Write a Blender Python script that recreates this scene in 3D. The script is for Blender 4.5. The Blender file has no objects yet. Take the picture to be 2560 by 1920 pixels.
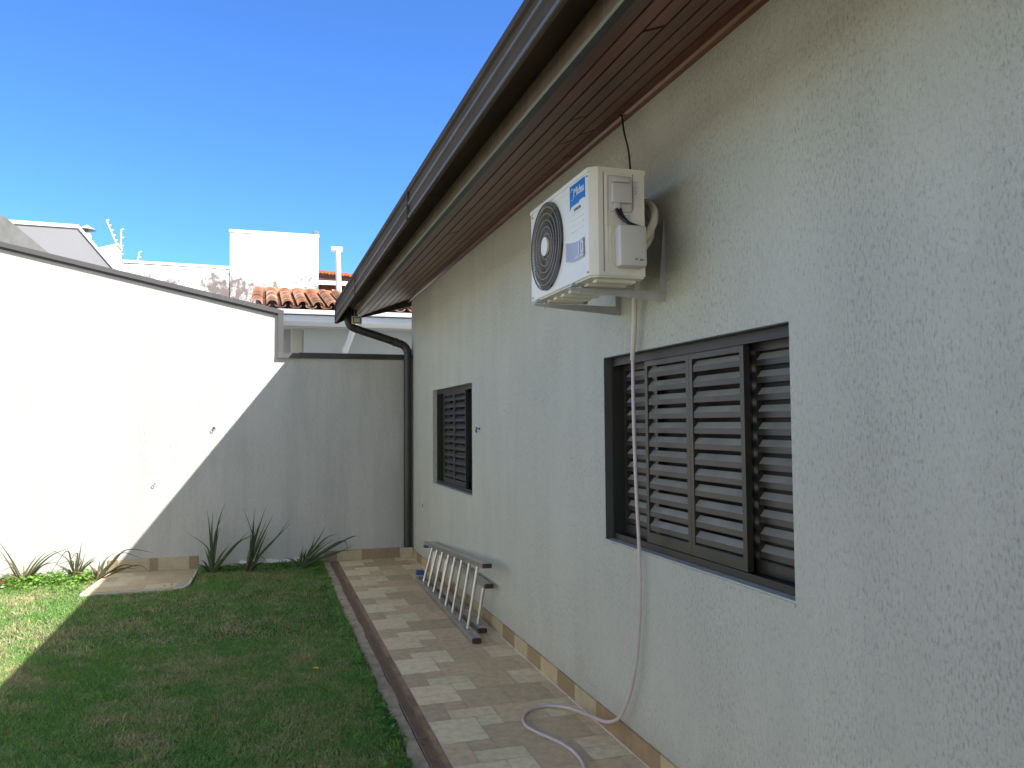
import bpy, math, random
import numpy as np
from mathutils import Vector, Matrix
R = math.radians
random.seed(7); rng = np.random.default_rng(7)
scene = bpy.context.scene
COL = scene.collection

# ------------------------------------------------------------------ camera
F = 1991.0
CAM = Vector((-1.793, 0.0, 1.65))
Yc = Vector((-623, -104, F)).normalized()
Zr = Vector((-280, 39793, F)); Zc = (Zr - Yc * Yc.dot(Zr)).normalized()
Xc = -(Yc.cross(Zc))
# rows of camera axes in world coordinates (right, up, forward)
right = Vector((Xc.x, Yc.x, Zc.x)); up = Vector((Xc.y, Yc.y, Zc.y)); fwd = Vector((Xc.z, Yc.z, Zc.z))
cd = bpy.data.cameras.new('camera'); cam = bpy.data.objects.new('camera', cd); COL.objects.link(cam)
cd.sensor_width = 36.0; cd.lens = F / 2560 * 36.0; cd.clip_start = 0.05; cd.clip_end = 2000
m = Matrix((right, up, -fwd)).transposed().to_4x4(); m.translation = CAM; cam.matrix_world = m
scene.camera = cam

def at(px, py, Y=None, x=None, z=None):
    """point of the place seen at a photo position, at the stated distance plane"""
    d = right * (px - 1280) + up * (960 - py) + fwd * F
    if Y is not None: t = (Y - CAM.y) / d.y
    elif x is not None: t = (x - CAM.x) / d.x
    else: t = (z - CAM.z) / d.z
    return CAM + d * t

# ------------------------------------------------------------------ light
SUN = Vector((1.0, -0.9, 1.28)).normalized()
elev = math.asin(SUN.z); rot = math.atan2(SUN.x, SUN.y)
w = bpy.data.worlds.new('World'); scene.world = w; w.use_nodes = True
nt = w.node_tree; bg = nt.nodes['Background']
sky = nt.nodes.new('ShaderNodeTexSky'); sky.sky_type = 'NISHITA'; sky.sun_disc = False
sky.sun_elevation = elev; sky.sun_rotation = rot; sky.altitude = 600; sky.air_density = 0.8
sky.dust_density = 0.3; sky.ozone_density = 3.0
tint = nt.nodes.new('ShaderNodeMix'); tint.data_type = 'RGBA'; tint.blend_type = 'MULTIPLY'; tint.inputs[0].default_value = 1.0
tint.inputs[7].default_value = (0.50, 0.75, 0.98, 1)   # deep winter blue
# deep clear blue ahead of the camera, paler hazier sky behind it
tcw = nt.nodes.new('ShaderNodeTexCoord'); sx = nt.nodes.new('ShaderNodeSeparateXYZ'); nt.links.new(tcw.outputs['Generated'], sx.inputs[0])
mr = nt.nodes.new('ShaderNodeMapRange'); mr.interpolation_type = 'SMOOTHSTEP'; mr.inputs[1].default_value = -0.35; mr.inputs[2].default_value = 0.35
nt.links.new(sx.outputs['Y'], mr.inputs[0])
tc2 = nt.nodes.new('ShaderNodeMix'); tc2.data_type = 'RGBA'; nt.links.new(mr.outputs[0], tc2.inputs[0])
tc2.inputs[6].default_value = (1.55, 1.15, 0.85, 1); tc2.inputs[7].default_value = (0.435, 0.735, 1.10, 1); nt.links.new(tc2.outputs[2], tint.inputs[7])
nt.links.new(sky.outputs[0], tint.inputs[6]); nt.links.new(tint.outputs[2], bg.inputs[0]); bg.inputs[1].default_value = 0.10
sl = bpy.data.lights.new('sun', 'SUN'); so = bpy.data.objects.new('sun', sl); COL.objects.link(so)
sl.energy = 4.1; sl.angle = R(0.5); sl.color = (1.0, 0.975, 0.95)
so.rotation_euler = SUN.to_track_quat('Z', 'Y').to_euler(); so.location = (10, -9, 13)
scene.view_settings.view_transform = 'Standard'; scene.view_settings.look = 'None'
scene.view_settings.exposure = 1.62; scene.view_settings.gamma = 1.0
scene.render.engine = 'CYCLES'
scene.cycles.max_bounces = 8; scene.cycles.diffuse_bounces = 5

# ------------------------------------------------------------------ materials
def mat(name, col, rough=0.6, metal=0.0, spec=0.5):
    mt = bpy.data.materials.new(name); mt.use_nodes = True
    b = mt.node_tree.nodes['Principled BSDF']
    b.inputs['Base Color'].default_value = (*col, 1); b.inputs['Roughness'].default_value = rough
    b.inputs['Metallic'].default_value = metal; b.inputs['Specular IOR Level'].default_value = spec
    return mt
class NT:
    def __init__(s, mt): s.t = mt.node_tree; s.b = s.t.nodes['Principled BSDF']; s.co = None
    def n(s, typ, **k):
        x = s.t.nodes.new(typ)
        for a, v in k.items(): setattr(x, a, v)
        return x
    def l(s, a, b): s.t.links.new(a, b)
    def coord(s, scale=(1, 1, 1)):
        tc = s.n('ShaderNodeTexCoord'); mp = s.n('ShaderNodeMapping'); mp.inputs['Scale'].default_value = scale
        s.l(tc.outputs['Object'], mp.inputs['Vector']); return mp.outputs[0]
    def noise(s, scale, detail=3, mp=(1, 1, 1), rough=0.5):
        x = s.n('ShaderNodeTexNoise'); x.inputs['Scale'].default_value = scale
        x.inputs['Detail'].default_value = detail; x.inputs['Roughness'].default_value = rough
        s.l(s.coord(mp), x.inputs['Vector']); return x.outputs['Fac']
    def ramp(s, fac, stops):
        x = s.n('ShaderNodeValToRGB'); e = x.color_ramp.elements
        while len(e) < len(stops): e.new(0.5)
        for i, (p, c) in enumerate(stops):
            e[i].position = p; e[i].color = (*c, 1) if len(c) == 3 else c
        s.l(fac, x.inputs[0]); return x.outputs[0]
    def mix(s, fac, a, b, mode='MIX'):
        x = s.n('ShaderNodeMix', data_type='RGBA', blend_type=mode)
        for sock, v in ((x.inputs[0], fac), (x.inputs[6], a), (x.inputs[7], b)):
            if isinstance(v, (int, float)): sock.default_value = v
            elif isinstance(v, tuple): sock.default_value = (*v, 1)
            else: s.l(v, sock)
        return x.outputs[2]
    def math(s, op, a, b=0.0):
        x = s.n('ShaderNodeMath', operation=op)
        for i, v in ((0, a), (1, b)):
            if isinstance(v, (int, float)): x.inputs[i].default_value = v
            else: s.l(v, x.inputs[i])
        return x.outputs[0]
    def bump(s, h, strength=0.4, dist=0.01):
        x = s.n('ShaderNodeBump'); x.inputs['Strength'].default_value = strength
        x.inputs['Distance'].default_value = dist; s.l(h, x.inputs['Height']); s.l(x.outputs[0], s.b.inputs['Normal'])
def g(v): return (v, v, v)

def plaster(name, base, dark, pit=0.5, mpv=(1, 1, 1), stain=0.3, pits_scale=55, bumpd=0.009, base_grime=False):
    """textured acrylic render: small elongated vertical pits, trowel patches, faint streaks"""
    mt = mat(name, base, 0.85, spec=0.25); N = NT(mt)
    st = (mpv[0], mpv[1], 0.42)
    a = N.noise(pits_scale, 3, st, 0.6); a2 = N.noise(pits_scale*0.45, 2, st, 0.5)
    dens = N.noise(2.2, 3, (1, 1, 0.6))
    thr = N.math('MULTIPLY', N.math('SUBTRACT', dens, 0.5), 0.28)
    pits = N.math('ADD', a, thr)
    pm = N.ramp(pits, [(0.53, g(0)), (0.76, g(1))])
    streak = N.ramp(N.noise(2.1, 7, (1.5, 1.5, 0.2), 0.68), [(0.42, g(0)), (0.75, g(1))])
    big = N.ramp(N.noise(1.1, 4, (1, 1, 1), 0.6), [(0.3, g(0)), (0.75, g(1))])
    c = N.mix(N.math('MULTIPLY', streak, stain), base, dark)
    c = N.mix(N.math('MULTIPLY', big, stain * 0.6), c, tuple(v * 0.78 for v in base))
    c = N.mix(N.math('MULTIPLY', pm, pit), c, tuple(v * 0.38 for v in base))
    if base_grime:
        tc = N.n('ShaderNodeTexCoord'); sp = N.n('ShaderNodeSeparateXYZ'); N.l(tc.outputs['Object'], sp.inputs[0])
        hgt = N.math('ADD', sp.outputs['Z'], N.math('MULTIPLY', N.math('SUBTRACT', N.noise(5, 5, (1, 1, 0.5), 0.65), 0.5), 0.55))
        gm = N.ramp(hgt, [(0.06, g(1)), (0.30, g(0))])
        c = N.mix(N.math('MULTIPLY', gm, 0.35), c, tuple(v*k for v, k in zip(base, (0.62, 0.58, 0.50))))
        speck = N.ramp(N.noise(34, 2), [(0.755, g(0)), (0.78, g(1))])
        c = N.mix(N.math('MULTIPLY', speck, 0.5), c, tuple(v*0.35 for v in base))
    N.l(c, N.b.inputs['Base Color'])
    fine = N.noise(170, 2, (1, 1, 0.6))
    h = N.math('SUBTRACT', N.math('ADD', N.math('MULTIPLY', a2, 0.7), N.math('MULTIPLY', fine, 0.35)), N.math('MULTIPLY', a, 1.3))
    N.bump(h, 1.0, bumpd)
    return mt
M = {}
M['wall'] = plaster('textured grey render', (0.605, 0.605, 0.515), (0.475, 0.475, 0.405), 0.60, stain=0.5, pits_scale=105, base_grime=True)
M['rearwall'] = plaster('grey rear wall render', (0.52, 0.51, 0.475), (0.29, 0.285, 0.27), 0.2, stain=0.5, pits_scale=70, bumpd=0.004)
def dirty(name, base, dirt, amt, scale=1.5, rough=0.8, lo=0.5, hi=0.8):
    mt = mat(name, base, rough, spec=0.3); N = NT(mt)
    f = N.ramp(N.noise(scale, 6, (1, 1, 0.7), 0.65), [(lo, g(0)), (hi, g(1))])
    N.l(N.mix(N.math('MULTIPLY', f, amt), base, dirt), N.b.inputs['Base Color'])
    N.bump(N.noise(60, 3), 0.2, 0.003)
    return mt
M['bouncepaint'] = dirty('pale warm wall paint', (0.58,0.55,0.49), (0.5,0.47,0.42), 0.5, 1.0)
M['white'] = dirty('white painted masonry', (0.80, 0.80, 0.79), (0.13, 0.12, 0.12), 0.85, 1.6, lo=0.52, hi=0.75)
M['mould'+'y'] = mat('white wall with mould stains', (0.8,0.8,0.79), 0.8, spec=0.3); _N = NT(M['mouldy'])
_a = _N.noise(1.1, 3); _b = _N.noise(7, 8, (1, 1, 0.8), 0.75); _tc = _N.n('ShaderNodeTexCoord'); _sp = _N.n('ShaderNodeSeparateXYZ'); _N.l(_tc.outputs['Object'], _sp.inputs[0])
_h = _N.ramp(_N.math('MULTIPLY', _N.math('SUBTRACT', _sp.outputs['Z'], 4.9), 0.7), [(0.0, g(1)), (1.0, g(0.55))])
_m = _N.math('MULTIPLY', _N.math('ADD', _N.math('MULTIPLY', _a, 0.45), _N.math('MULTIPLY', _b, 0.65)), _h)
_N.l(_N.mix(_N.ramp(_m, [(0.455, g(0)), (0.58, g(1))]), (0.8,0.8,0.79), (0.17,0.14,0.13)), _N.b.inputs['Base Color'])
M['whiteclean'] = dirty('clean white paint', (0.82, 0.82, 0.82), (0.6, 0.6, 0.6), 0.3, 2)
M['palegrey'] = dirty('pale grey house wall', (0.27, 0.27, 0.28), (0.225, 0.21, 0.20), 0.4, 1.2)
M['stained'] = dirty('weathered cement', (0.24, 0.235, 0.225), (0.10, 0.11, 0.095), 0.8, 2.5, lo=0.35, hi=0.7)
M['nwall'] = dirty('neighbour grey wall', (0.60, 0.60, 0.54), (0.48, 0.47, 0.43), 0.5, 1.0)
M['cream'] = mat('cream paint', (0.80, 0.74, 0.58), 0.8)
M['coping'] = dirty('grey painted flashing', (0.088, 0.084, 0.086), (0.17, 0.18, 0.18), 0.35, 3.0, rough=0.75, lo=0.6, hi=0.75)
M['gutter'] = None
def streaky(name, base, light, vec=(1, 1, 1), scale=6, rough=0.45, metal=0.0, lo=0.4, hi=0.75):
    mt = mat(name, base, rough, metal); N = NT(mt)
    f = N.ramp(N.noise(scale, 5, vec, 0.6), [(lo, g(0)), (hi, g(1))])
    N.l(N.mix(f, base, light), N.b.inputs['Base Color'])
    return mt
M['gutter'] = streaky('dark painted gutter metal', (0.072, 0.052, 0.032), (0.110, 0.080, 0.050), (1, 0.15, 1), 8, 0.8)
M['gutter'].node_tree.nodes['Principled BSDF'].inputs['Specular IOR Level'].default_value = 0.15
M['rib'] = streaky('lit gutter rib', (0.11, 0.10, 0.082), (0.15, 0.135, 0.11), (1, 0.15, 1), 8, 0.65)  # lighter than the gutter: light thrown up from the ground, painted in
M['darkpipe'] = streaky('dark bronze pipe paint', (0.022, 0.021, 0.021), (0.038, 0.036, 0.034), (1, 1, 0.3), 8, 0.4)
M['fascia'] = streaky('weathered fascia', (0.46, 0.33, 0.30), (0.62, 0.49, 0.45), (1, 9, 0.2), 4, 0.6)
M['lip'] = mat('light metal drip edge', (0.48, 0.50, 0.45), 0.45)
M['black'] = mat('black void', (0.012, 0.012, 0.012), 0.7)
M['shutter'] = streaky('dark bronze shutter', (0.028, 0.024, 0.019), (0.040, 0.034, 0.027), (1, 1, 1), 5, 0.42)
_N = NT(M['shutter']); _src = _N.b.inputs['Base Color'].links[0].from_socket   # upward facing blades lightened, the sky light they catch painted in
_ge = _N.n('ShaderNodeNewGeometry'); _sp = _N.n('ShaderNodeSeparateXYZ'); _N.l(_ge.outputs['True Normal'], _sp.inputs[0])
_lit_slope = _N.math('MULTIPLY', _N.ramp(_sp.outputs['Z'], [(0.25, g(0)), (0.5, g(1))]), _N.ramp(_N.noise(7, 4), [(0.2, g(0.55)), (0.8, g(1))]))
_N.l(_N.mix(_lit_slope, _src, (0.33, 0.31, 0.24)), _N.b.inputs['Base Color'])
M['frame'] = mat('dark bronze frame', (0.022, 0.020, 0.017), 0.5)
M['shutter2'] = mat('dark bronze shutter, clean', (0.030, 0.027, 0.027), 0.5)
M['reveal'] = dirty('dark grey reveal paint', (0.075, 0.078, 0.075), (0.12, 0.12, 0.11), 0.5, 6)  # darker than the wall, for the near window's jamb and head
M['alu'] = streaky('brushed aluminium', (0.55, 0.545, 0.52), (0.42, 0.415, 0.40), (1, 1, 1), 12, 0.34, 0.85)
M['cap'] = mat('brown rubber cap', (0.045, 0.022, 0.02), 0.6)
M['acbody'] = streaky('cream appliance paint', (0.82, 0.79, 0.69), (0.70, 0.67, 0.57), (1, 1, 1), 2.5, 0.42)
M['acgrey'] = mat('light grey plastic', (0.60, 0.58, 0.55), 0.45)
M['acdark'] = mat('fan cavity', (0.05, 0.048, 0.045), 0.6)
M['grille'] = mat('grille wire', (0.12, 0.11, 0.10), 0.5)
M['ring'] = mat('grille ring', (0.36, 0.34, 0.31), 0.45)
M['blue'] = mat('blue sticker', (0.005, 0.16, 0.56), 0.4)
M['paper'] = mat('white sticker', (0.72, 0.73, 0.75), 0.5)
M['ink'] = mat('grey ink', (0.20, 0.21, 0.24), 0.5)
M['black2'] = mat('black rubber', (0.014, 0.014, 0.014), 0.45)
M['steel'] = streaky('painted steel bracket', (0.46, 0.46, 0.46), (0.36, 0.36, 0.36), (1, 1, 1), 9, 0.45)
M['foam'] = streaky('ivory pipe insulation', (0.62, 0.58, 0.49), (0.50, 0.46, 0.38), (1, 1, 1), 10, 0.75)
M['pvc'] = mat('cream pipe', (0.60, 0.56, 0.46), 0.5)
hm = mat('violet tinted clear hose', (0.40, 0.34, 0.38), 0.28); M['hose'] = hm; hm.node_tree.nodes['Principled BSDF'].inputs['Base Color'].default_value = (0.55, 0.47, 0.46, 1)
M['floodglass'] = mat('floodlight glass', (0.60, 0.64, 0.46), 0.3)
M['orange'] = dirty('orange clay tile', (0.42, 0.13, 0.045), (0.2, 0.09, 0.05), 0.4, 4)
M['maroon'] = mat('dark maroon wood', (0.09, 0.03, 0.025), 0.6)
M['kerb'] = dirty('rough concrete', (0.55, 0.43, 0.29), (0.22, 0.165, 0.11), 0.8, 7, lo=0.35, hi=0.7)
M['grate'] = streaky('brown plastic grate', (0.22, 0.15, 0.10), (0.30, 0.205, 0.135), (1, 1, 1), 5, 0.5)
M['rust'] = dirty('rusty orange mortar', (0.46, 0.29, 0.15), (0.22, 0.14, 0.085), 0.8, 5, lo=0.4, hi=0.65)
for _k in ('kerb', 'grate', 'rust'): M[_k].node_tree.nodes['Principled BSDF'].inputs['Specular IOR Level'].default_value = 0.1
M['soil'] = dirty('soil', (0.07, 0.055, 0.035), (0.04, 0.05, 0.02), 0.8, 4, lo=0.3, hi=0.7)
M['flower'] = mat('yellow petals', (0.75, 0.5, 0.01), 0.6)
M['plate'] = mat('outlet plastic', (0.60, 0.62, 0.50), 0.4)
M['mould'] = streaky('red brown moulding', (0.13, 0.042, 0.022), (0.20, 0.075, 0.04), (1, 0.2, 1), 6, 0.28)
M['grout'] = mat('pale grout', (0.55, 0.51, 0.42), 0.8)
M['pinkgrout'] = mat('pale sealant bead', (0.72, 0.62, 0.52), 0.7)

def attr_mat(name, rough, attr='tone', noise_amt=0.18, scale=25, bump=0.15, spec=0.4, noise_v=(1, 1, 1)):
    """base colour from a per-face colour attribute with fine mottling"""
    mt = mat(name, (0.5, 0.5, 0.5), rough, spec=spec); N = NT(mt)
    a = N.n('ShaderNodeAttribute', attribute_name=attr)
    f = N.ramp(N.noise(scale, 5, noise_v, 0.65), [(0.3, g(1 - noise_amt)), (0.7, g(1 + noise_amt))])
    N.l(N.mix(1.0, a.outputs['Color'], f, 'MULTIPLY'), N.b.inputs['Base Color'])
    if bump: N.bump(N.noise(scale * 3, 3, noise_v), bump, 0.003)
    return mt, N
M['tile'], N = attr_mat('stone print floor tile', 0.6, noise_amt=0.17, scale=18, spec=0.25)
M['basetile'], _ = attr_mat('skirting tile', 0.45, noise_amt=0.12, scale=18)
M['rooftile'], _ = attr_mat('weathered clay roof tile', 0.85, noise_amt=0.35, scale=14)
# soffit boards: brown varnish, along-grain streaks, pale bloom stain near the far end
M['soffit'], N = attr_mat('varnished soffit boards', 0.36, noise_amt=0.3, scale=9, noise_v=(4, 0.25, 4), bump=0.08)
src = N.b.inputs['Base Color'].links[0].from_socket
tc = N.n('ShaderNodeTexCoord'); vm = N.n('ShaderNodeVectorMath', operation='DISTANCE')
mp = N.n('ShaderNodeMapping'); mp.inputs['Scale'].default_value = (1.6, 0.75, 1.0)
N.l(tc.outputs['Object'], mp.inputs['Vector']); N.l(mp.outputs[0], vm.inputs[0])
vm.inputs[1].default_value = (-0.40 * 1.6, 9.2 * 0.75, 3.12)
blob = N.math('SUBTRACT', 0.62, N.math('MULTIPLY', vm.outputs['Value'], 0.9))
blob = N.math('ADD', blob, N.math('MULTIPLY', N.math('SUBTRACT', N.noise(6, 4), 0.5), 1.2))
N.l(N.mix(N.math('MULTIPLY', N.ramp(blob, [(0.30, g(0)), (0.60, g(1))]), 0.55), src, (0.19, 0.16, 0.155)), N.b.inputs['Base Color'])
# grass
def leafmat(name, attr='tone', trans=0.35, rough=0.55):
    mt = bpy.data.materials.new(name); mt.use_nodes = True; t = mt.node_tree
    b = t.nodes['Principled BSDF']; o = t.nodes['Material Output']
    a = t.nodes.new('ShaderNodeAttribute'); a.attribute_name = attr
    b.inputs['Roughness'].default_value = rough; b.inputs['Specular IOR Level'].default_value = 0.3
    tr = t.nodes.new('ShaderNodeBsdfTranslucent'); mx = t.nodes.new('ShaderNodeMixShader'); mx.inputs[0].default_value = trans
    t.links.new(a.outputs['Color'], b.inputs['Base Color']); t.links.new(a.outputs['Color'], tr.inputs['Color'])
    t.links.new(b.outputs[0], mx.inputs[1]); t.links.new(tr.outputs[0], mx.inputs[2]); t.links.new(mx.outputs[0], o.inputs['Surface'])
    return mt
M['grass'] = leafmat('grass blades'); M['leaf'] = leafmat('leaves')

# ------------------------------------------------------------------ mesh helpers
class MB:
    def __init__(s): s.v = []; s.f = []; s.c = []; s.smooth = False
    def add(s, vs, fs, col=None):
        o = len(s.v); s.v += [tuple(v) for v in vs]; s.f += [tuple(i + o for i in f) for f in fs]
        s.c += [col] * len(fs); return s
    def box(s, a, b, col=None, bev=0.0):
        x0, y0, z0 = [min(a[i], b[i]) for i in range(3)]; x1, y1, z1 = [max(a[i], b[i]) for i in range(3)]
        if bev <= 0:
            return s.add([(x0,y0,z0),(x1,y0,z0),(x1,y1,z0),(x0,y1,z0),(x0,y0,z1),(x1,y0,z1),(x1,y1,z1),(x0,y1,z1)],
                  [(0,3,2,1),(4,5,6,7),(0,1,5,4),(1,2,6,5),(2,3,7,6),(3,0,4,7)], col)
        import bmesh
        bm = bmesh.new(); bmesh.ops.create_cube(bm, size=1)
        for v in bm.verts: v.co = Vector(((x0+x1)/2+v.co.x*(x1-x0), (y0+y1)/2+v.co.y*(y1-y0), (z0+z1)/2+v.co.z*(z1-z0)))
        bmesh.ops.bevel(bm, geom=bm.edges[:], offset=bev, segments=2, affect='EDGES', profile=0.5)
        bm.verts.index_update()
        s.add([v.co[:] for v in bm.verts], [[v.index for v in f.verts] for f in bm.faces], col); bm.free(); return s
    def prism(s, poly, axis, a, b, col=None):
        """poly: 2D points; axis 'y' -> (x,z) extruded in y; 'x' -> (y,z); 'z' -> (x,y)"""
        def P(p, t):
            return {'y': (p[0], t, p[1]), 'x': (t, p[0], p[1]), 'z': (p[0], p[1], t)}[axis]
        n = len(poly); vs = [P(p, a) for p in poly] + [P(p, b) for p in poly]
        fs = [tuple(range(n)), tuple(range(2*n-1, n-1, -1))] + [(i, i+n, (i+1) % n + n, (i+1) % n) for i in range(n)]
        return s.add(vs, fs, col)
    def tube(s, pts, r, n=12, cap=True, col=None, flat=None):
        pts = [Vector(p) for p in pts]; rs = r if isinstance(r, (list, tuple)) else [r]*len(pts)
        prev = None; vs = []
        for i, p in enumerate(pts):
            d = (pts[min(i+1, len(pts)-1)] - pts[max(i-1, 0)]).normalized()
            if prev is None:
                a = Vector((0,0,1)) if abs(d.z) < 0.9 else Vector((1,0,0)); u = d.cross(a).normalized()
            else: u = (prev - d * prev.dot(d)).normalized()
            prev = u; w_ = d.cross(u)
            for k in range(n):
                t = 2*math.pi*k/n; vs.append(p + (u*math.cos(t) + w_*math.sin(t))*rs[i])
        fs = []
        for i in range(len(pts)-1):
            for k in range(n):
                k2 = (k+1) % n; fs.append((i*n+k, i*n+k2, (i+1)*n+k2, (i+1)*n+k))
        if cap: fs.append(tuple(range(n))[::-1]); fs.append(tuple((len(pts)-1)*n+k for k in range(n)))
        return s.add(vs, fs, col)
    def bar(s, a, b, w_, h, upv=(0,0,1), col=None):
        """rectangular bar from a to b; h along upv-ish, w across"""
        a = Vector(a); b = Vector(b); d = (b-a).normalized(); sx = d.cross(Vector(upv)).normalized(); uz = sx.cross(d)
        vs = [p + sx*i*w_/2 + uz*j*h/2 for p in (a, b) for i, j in ((-1,-1),(1,-1),(1,1),(-1,1))]
        return s.add(vs, [(0,3,2,1),(4,5,6,7),(0,1,5,4),(1,2,6,5),(2,3,7,6),(3,0,4,7)], col)
    def build(s, name, mt, parent=None, smooth=False, origin=None):
        me = bpy.data.meshes.new(name); vs = s.v
        me.from_pydata(vs, [], s.f); me.materials.append(mt)
        if any(c is not None for c in s.c):
            at_ = me.attributes.new('tone', 'FLOAT_COLOR', 'FACE')
            arr = np.array([(c if c is not None else (0.5,0.5,0.5)) + (1,) for c in s.c], dtype=np.float32).ravel()
            at_.data.foreach_set('color', arr)
        if smooth:
            me.polygons.foreach_set('use_smooth', [True]*len(me.polygons))
            try: me.set_sharp_from_angle(angle=R(38))
            except Exception: pass
        me.update()
        import bmesh
        bm = bmesh.new(); bm.from_mesh(me); bmesh.ops.recalc_face_normals(bm, faces=bm.faces[:]); bm.to_mesh(me); bm.free()
        o = bpy.data.objects.new(name, me); COL.objects.link(o)
        if parent is not None: o.parent = parent
        return o
def curve(pts, n=10):
    """Catmull-Rom through points"""
    P = [Vector(p) for p in pts]; P = [P[0]*2-P[1]] + P + [P[-1]*2-P[-2]]; out = []
    for i in range(1, len(P)-2):
        for k in range(n):
            t = k/n; a, b, c, d = P[i-1], P[i], P[i+1], P[i+2]
            out.append(0.5*((2*b) + (c-a)*t + (2*a-5*b+4*c-d)*t*t + (3*b-a-3*c+d)*t**3))
    out.append(P[-2]); return out
def tag(o, label=None, cat=None, group=None, kind=None):
    if label: o['label'] = label
    if cat: o['category'] = cat
    if group: o['group'] = group
    if kind: o['kind'] = kind
    return o
def thing(name, label, cat, group=None, loc=(0, 0, 0)):
    o = bpy.data.objects.new(name, None); COL.objects.link(o); o.location = loc
    o.empty_display_size = 0.1
    return tag(o, label, cat, group)
def strew(parent):  # children built in world coordinates: keep them there although the thing's origin is elsewhere
    bpy.context.view_layer.update()
    for c in parent.children: c.matrix_parent_inverse = Matrix.Translation(-Vector(parent.location))
def text_mesh(name, body, size, mt, parent, origin, xdir, updir, align='CENTER', shear=0.0, thick=0.0008, squeeze=1.0):
    cu = bpy.data.curves.new(name + '_curve', 'FONT'); cu.body = body; cu.size = size; cu.align_x = align; cu.align_y = 'CENTER'
    cu.extrude = thick; cu.shear = shear; cu.offset = size * 0.012
    o = bpy.data.objects.new(name + '_tmp', cu); COL.objects.link(o)
    dg = bpy.context.evaluated_depsgraph_get(); me = bpy.data.meshes.new_from_object(o.evaluated_get(dg))
    bpy.data.objects.remove(o); bpy.data.curves.remove(cu)
    X = Vector(xdir).normalized(); U = Vector(updir).normalized(); Nn = X.cross(U)
    for v in me.vertices: v.co = Vector(origin) + X*v.co.x*squeeze + U*v.co.y + Nn*v.co.z
    me.materials.clear(); me.materials.append(mt); me.name = name
    ob = bpy.data.objects.new(name, me); COL.objects.link(ob); ob.parent = parent
    return ob

YW = 9.98      # rear wall face
YN, YF = -3.0, 10.17

# ================================================================== SETTING
# ground sheet to the horizon
mb = MB(); mb.add([(-600,-600,-0.03),(600,-600,-0.03),(600,600,-0.03),(-600,600,-0.03)], [(0,1,2,3)])
tag(mb.build('ground', M['soil']), kind='structure')

# tiled path: pattern of light and dark stone shapes repeating every 0.61 m
L_ = [(0.82,0.68,0.415),(0.77,0.64,0.385),(0.81,0.64,0.39),(0.74,0.62,0.37)]
D_ = [(0.63,0.475,0.275),(0.56,0.43,0.25),(0.65,0.485,0.285),(0.59,0.445,0.26)]
B_ = [(0.70,0.54,0.34),(0.66,0.51,0.32)]
cols = [-0.903,-0.77,-0.637,-0.50,-0.362,-0.23,-0.095,-0.008]
pat = [ # (c0,c1,v0,v1,kind)
 (0,1,0.0,0.27,'d'), (0,2,0.27,0.60,'l'), (1,2,0.14,0.27,'d'), (1,3,0.0,0.14,'l'),
 (2,3,0.455,0.60,'l'), (2,4,0.14,0.455,'d'), (3,5,0.455,0.745,'d'),
 (4,6,0.14,0.455,'d'), (5,7,0.455,0.60,'l'), (5,7,0.60,0.74,'l'), (6,7,0.14,0.455,'b')]
mb = MB(); gp = 0.0016
for k in range(-13, 14):
    y0 = 3.84 + 0.605*k
    sc = 0.605/0.60
    for c0, c1, v0, v1, kd in pat:
        ya, yb = y0 + v0*sc + gp, y0 + v1*sc - gp
        if ya > YW: continue
        yb = min(yb, YW-0.002)
        if yb-ya < 0.01: continue
        cc = random.choice({'l': L_, 'd': D_, 'b': B_}[kd]); j = random.uniform(0.93, 1.07); cc = tuple(v*j for v in cc)
        # wear darkens/browns the strip beside the house
        mb.add([(cols[c0]+gp,ya,0),(cols[c1]-gp,ya,0),(cols[c1]-gp,yb,0),(cols[c0]+gp,yb,0)], [(0,1,2,3)], cc)
path = mb.build('path', M['tile'])
tag(path, kind='structure')
mb = MB(); mb.add([(-0.906,YN-2,-0.0025),(-0.001,YN-2,-0.0025),(-0.001,YW-0.001,-0.0025),(-0.906,YW-0.001,-0.0025)], [(0,1,2,3)])
tag(mb.build('path_bed', M['grout']), kind='structure')
# rough concrete kerb beside the lawn, rusty mortar strip beside the tiles
mb = MB(); ys = np.linspace(YN-2, YW-0.02, 130); top = []
for i, y in enumerate(ys):
    top += [(-1.085+random.uniform(-0.012,0.012), y, random.uniform(-0.006,0.002)), (-1.045, y, random.uniform(-0.003,0.004)), (-1.012+random.uniform(-0.004,0.004), y, random.uniform(-0.002,0.003))]
vs = top + [(p[0], p[1], -0.05) for p in top[0::3]]; n = len(ys); fs = []
for i in range(n-1):
    a = i*3; fs += [(a,a+1,a+4,a+3),(a+1,a+2,a+5,a+4)]; fs.append((3*n+i, a, a+3, 3*n+i+1))
mb.add(vs, fs); tag(mb.build('kerb', M['kerb']), kind='structure')
mb = MB(); mb.box((-0.945, YN-2, -0.03), (-0.907, YW-0.02, -0.004)); tag(mb.build('drain_edge', M['rust']), kind='structure')
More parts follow.
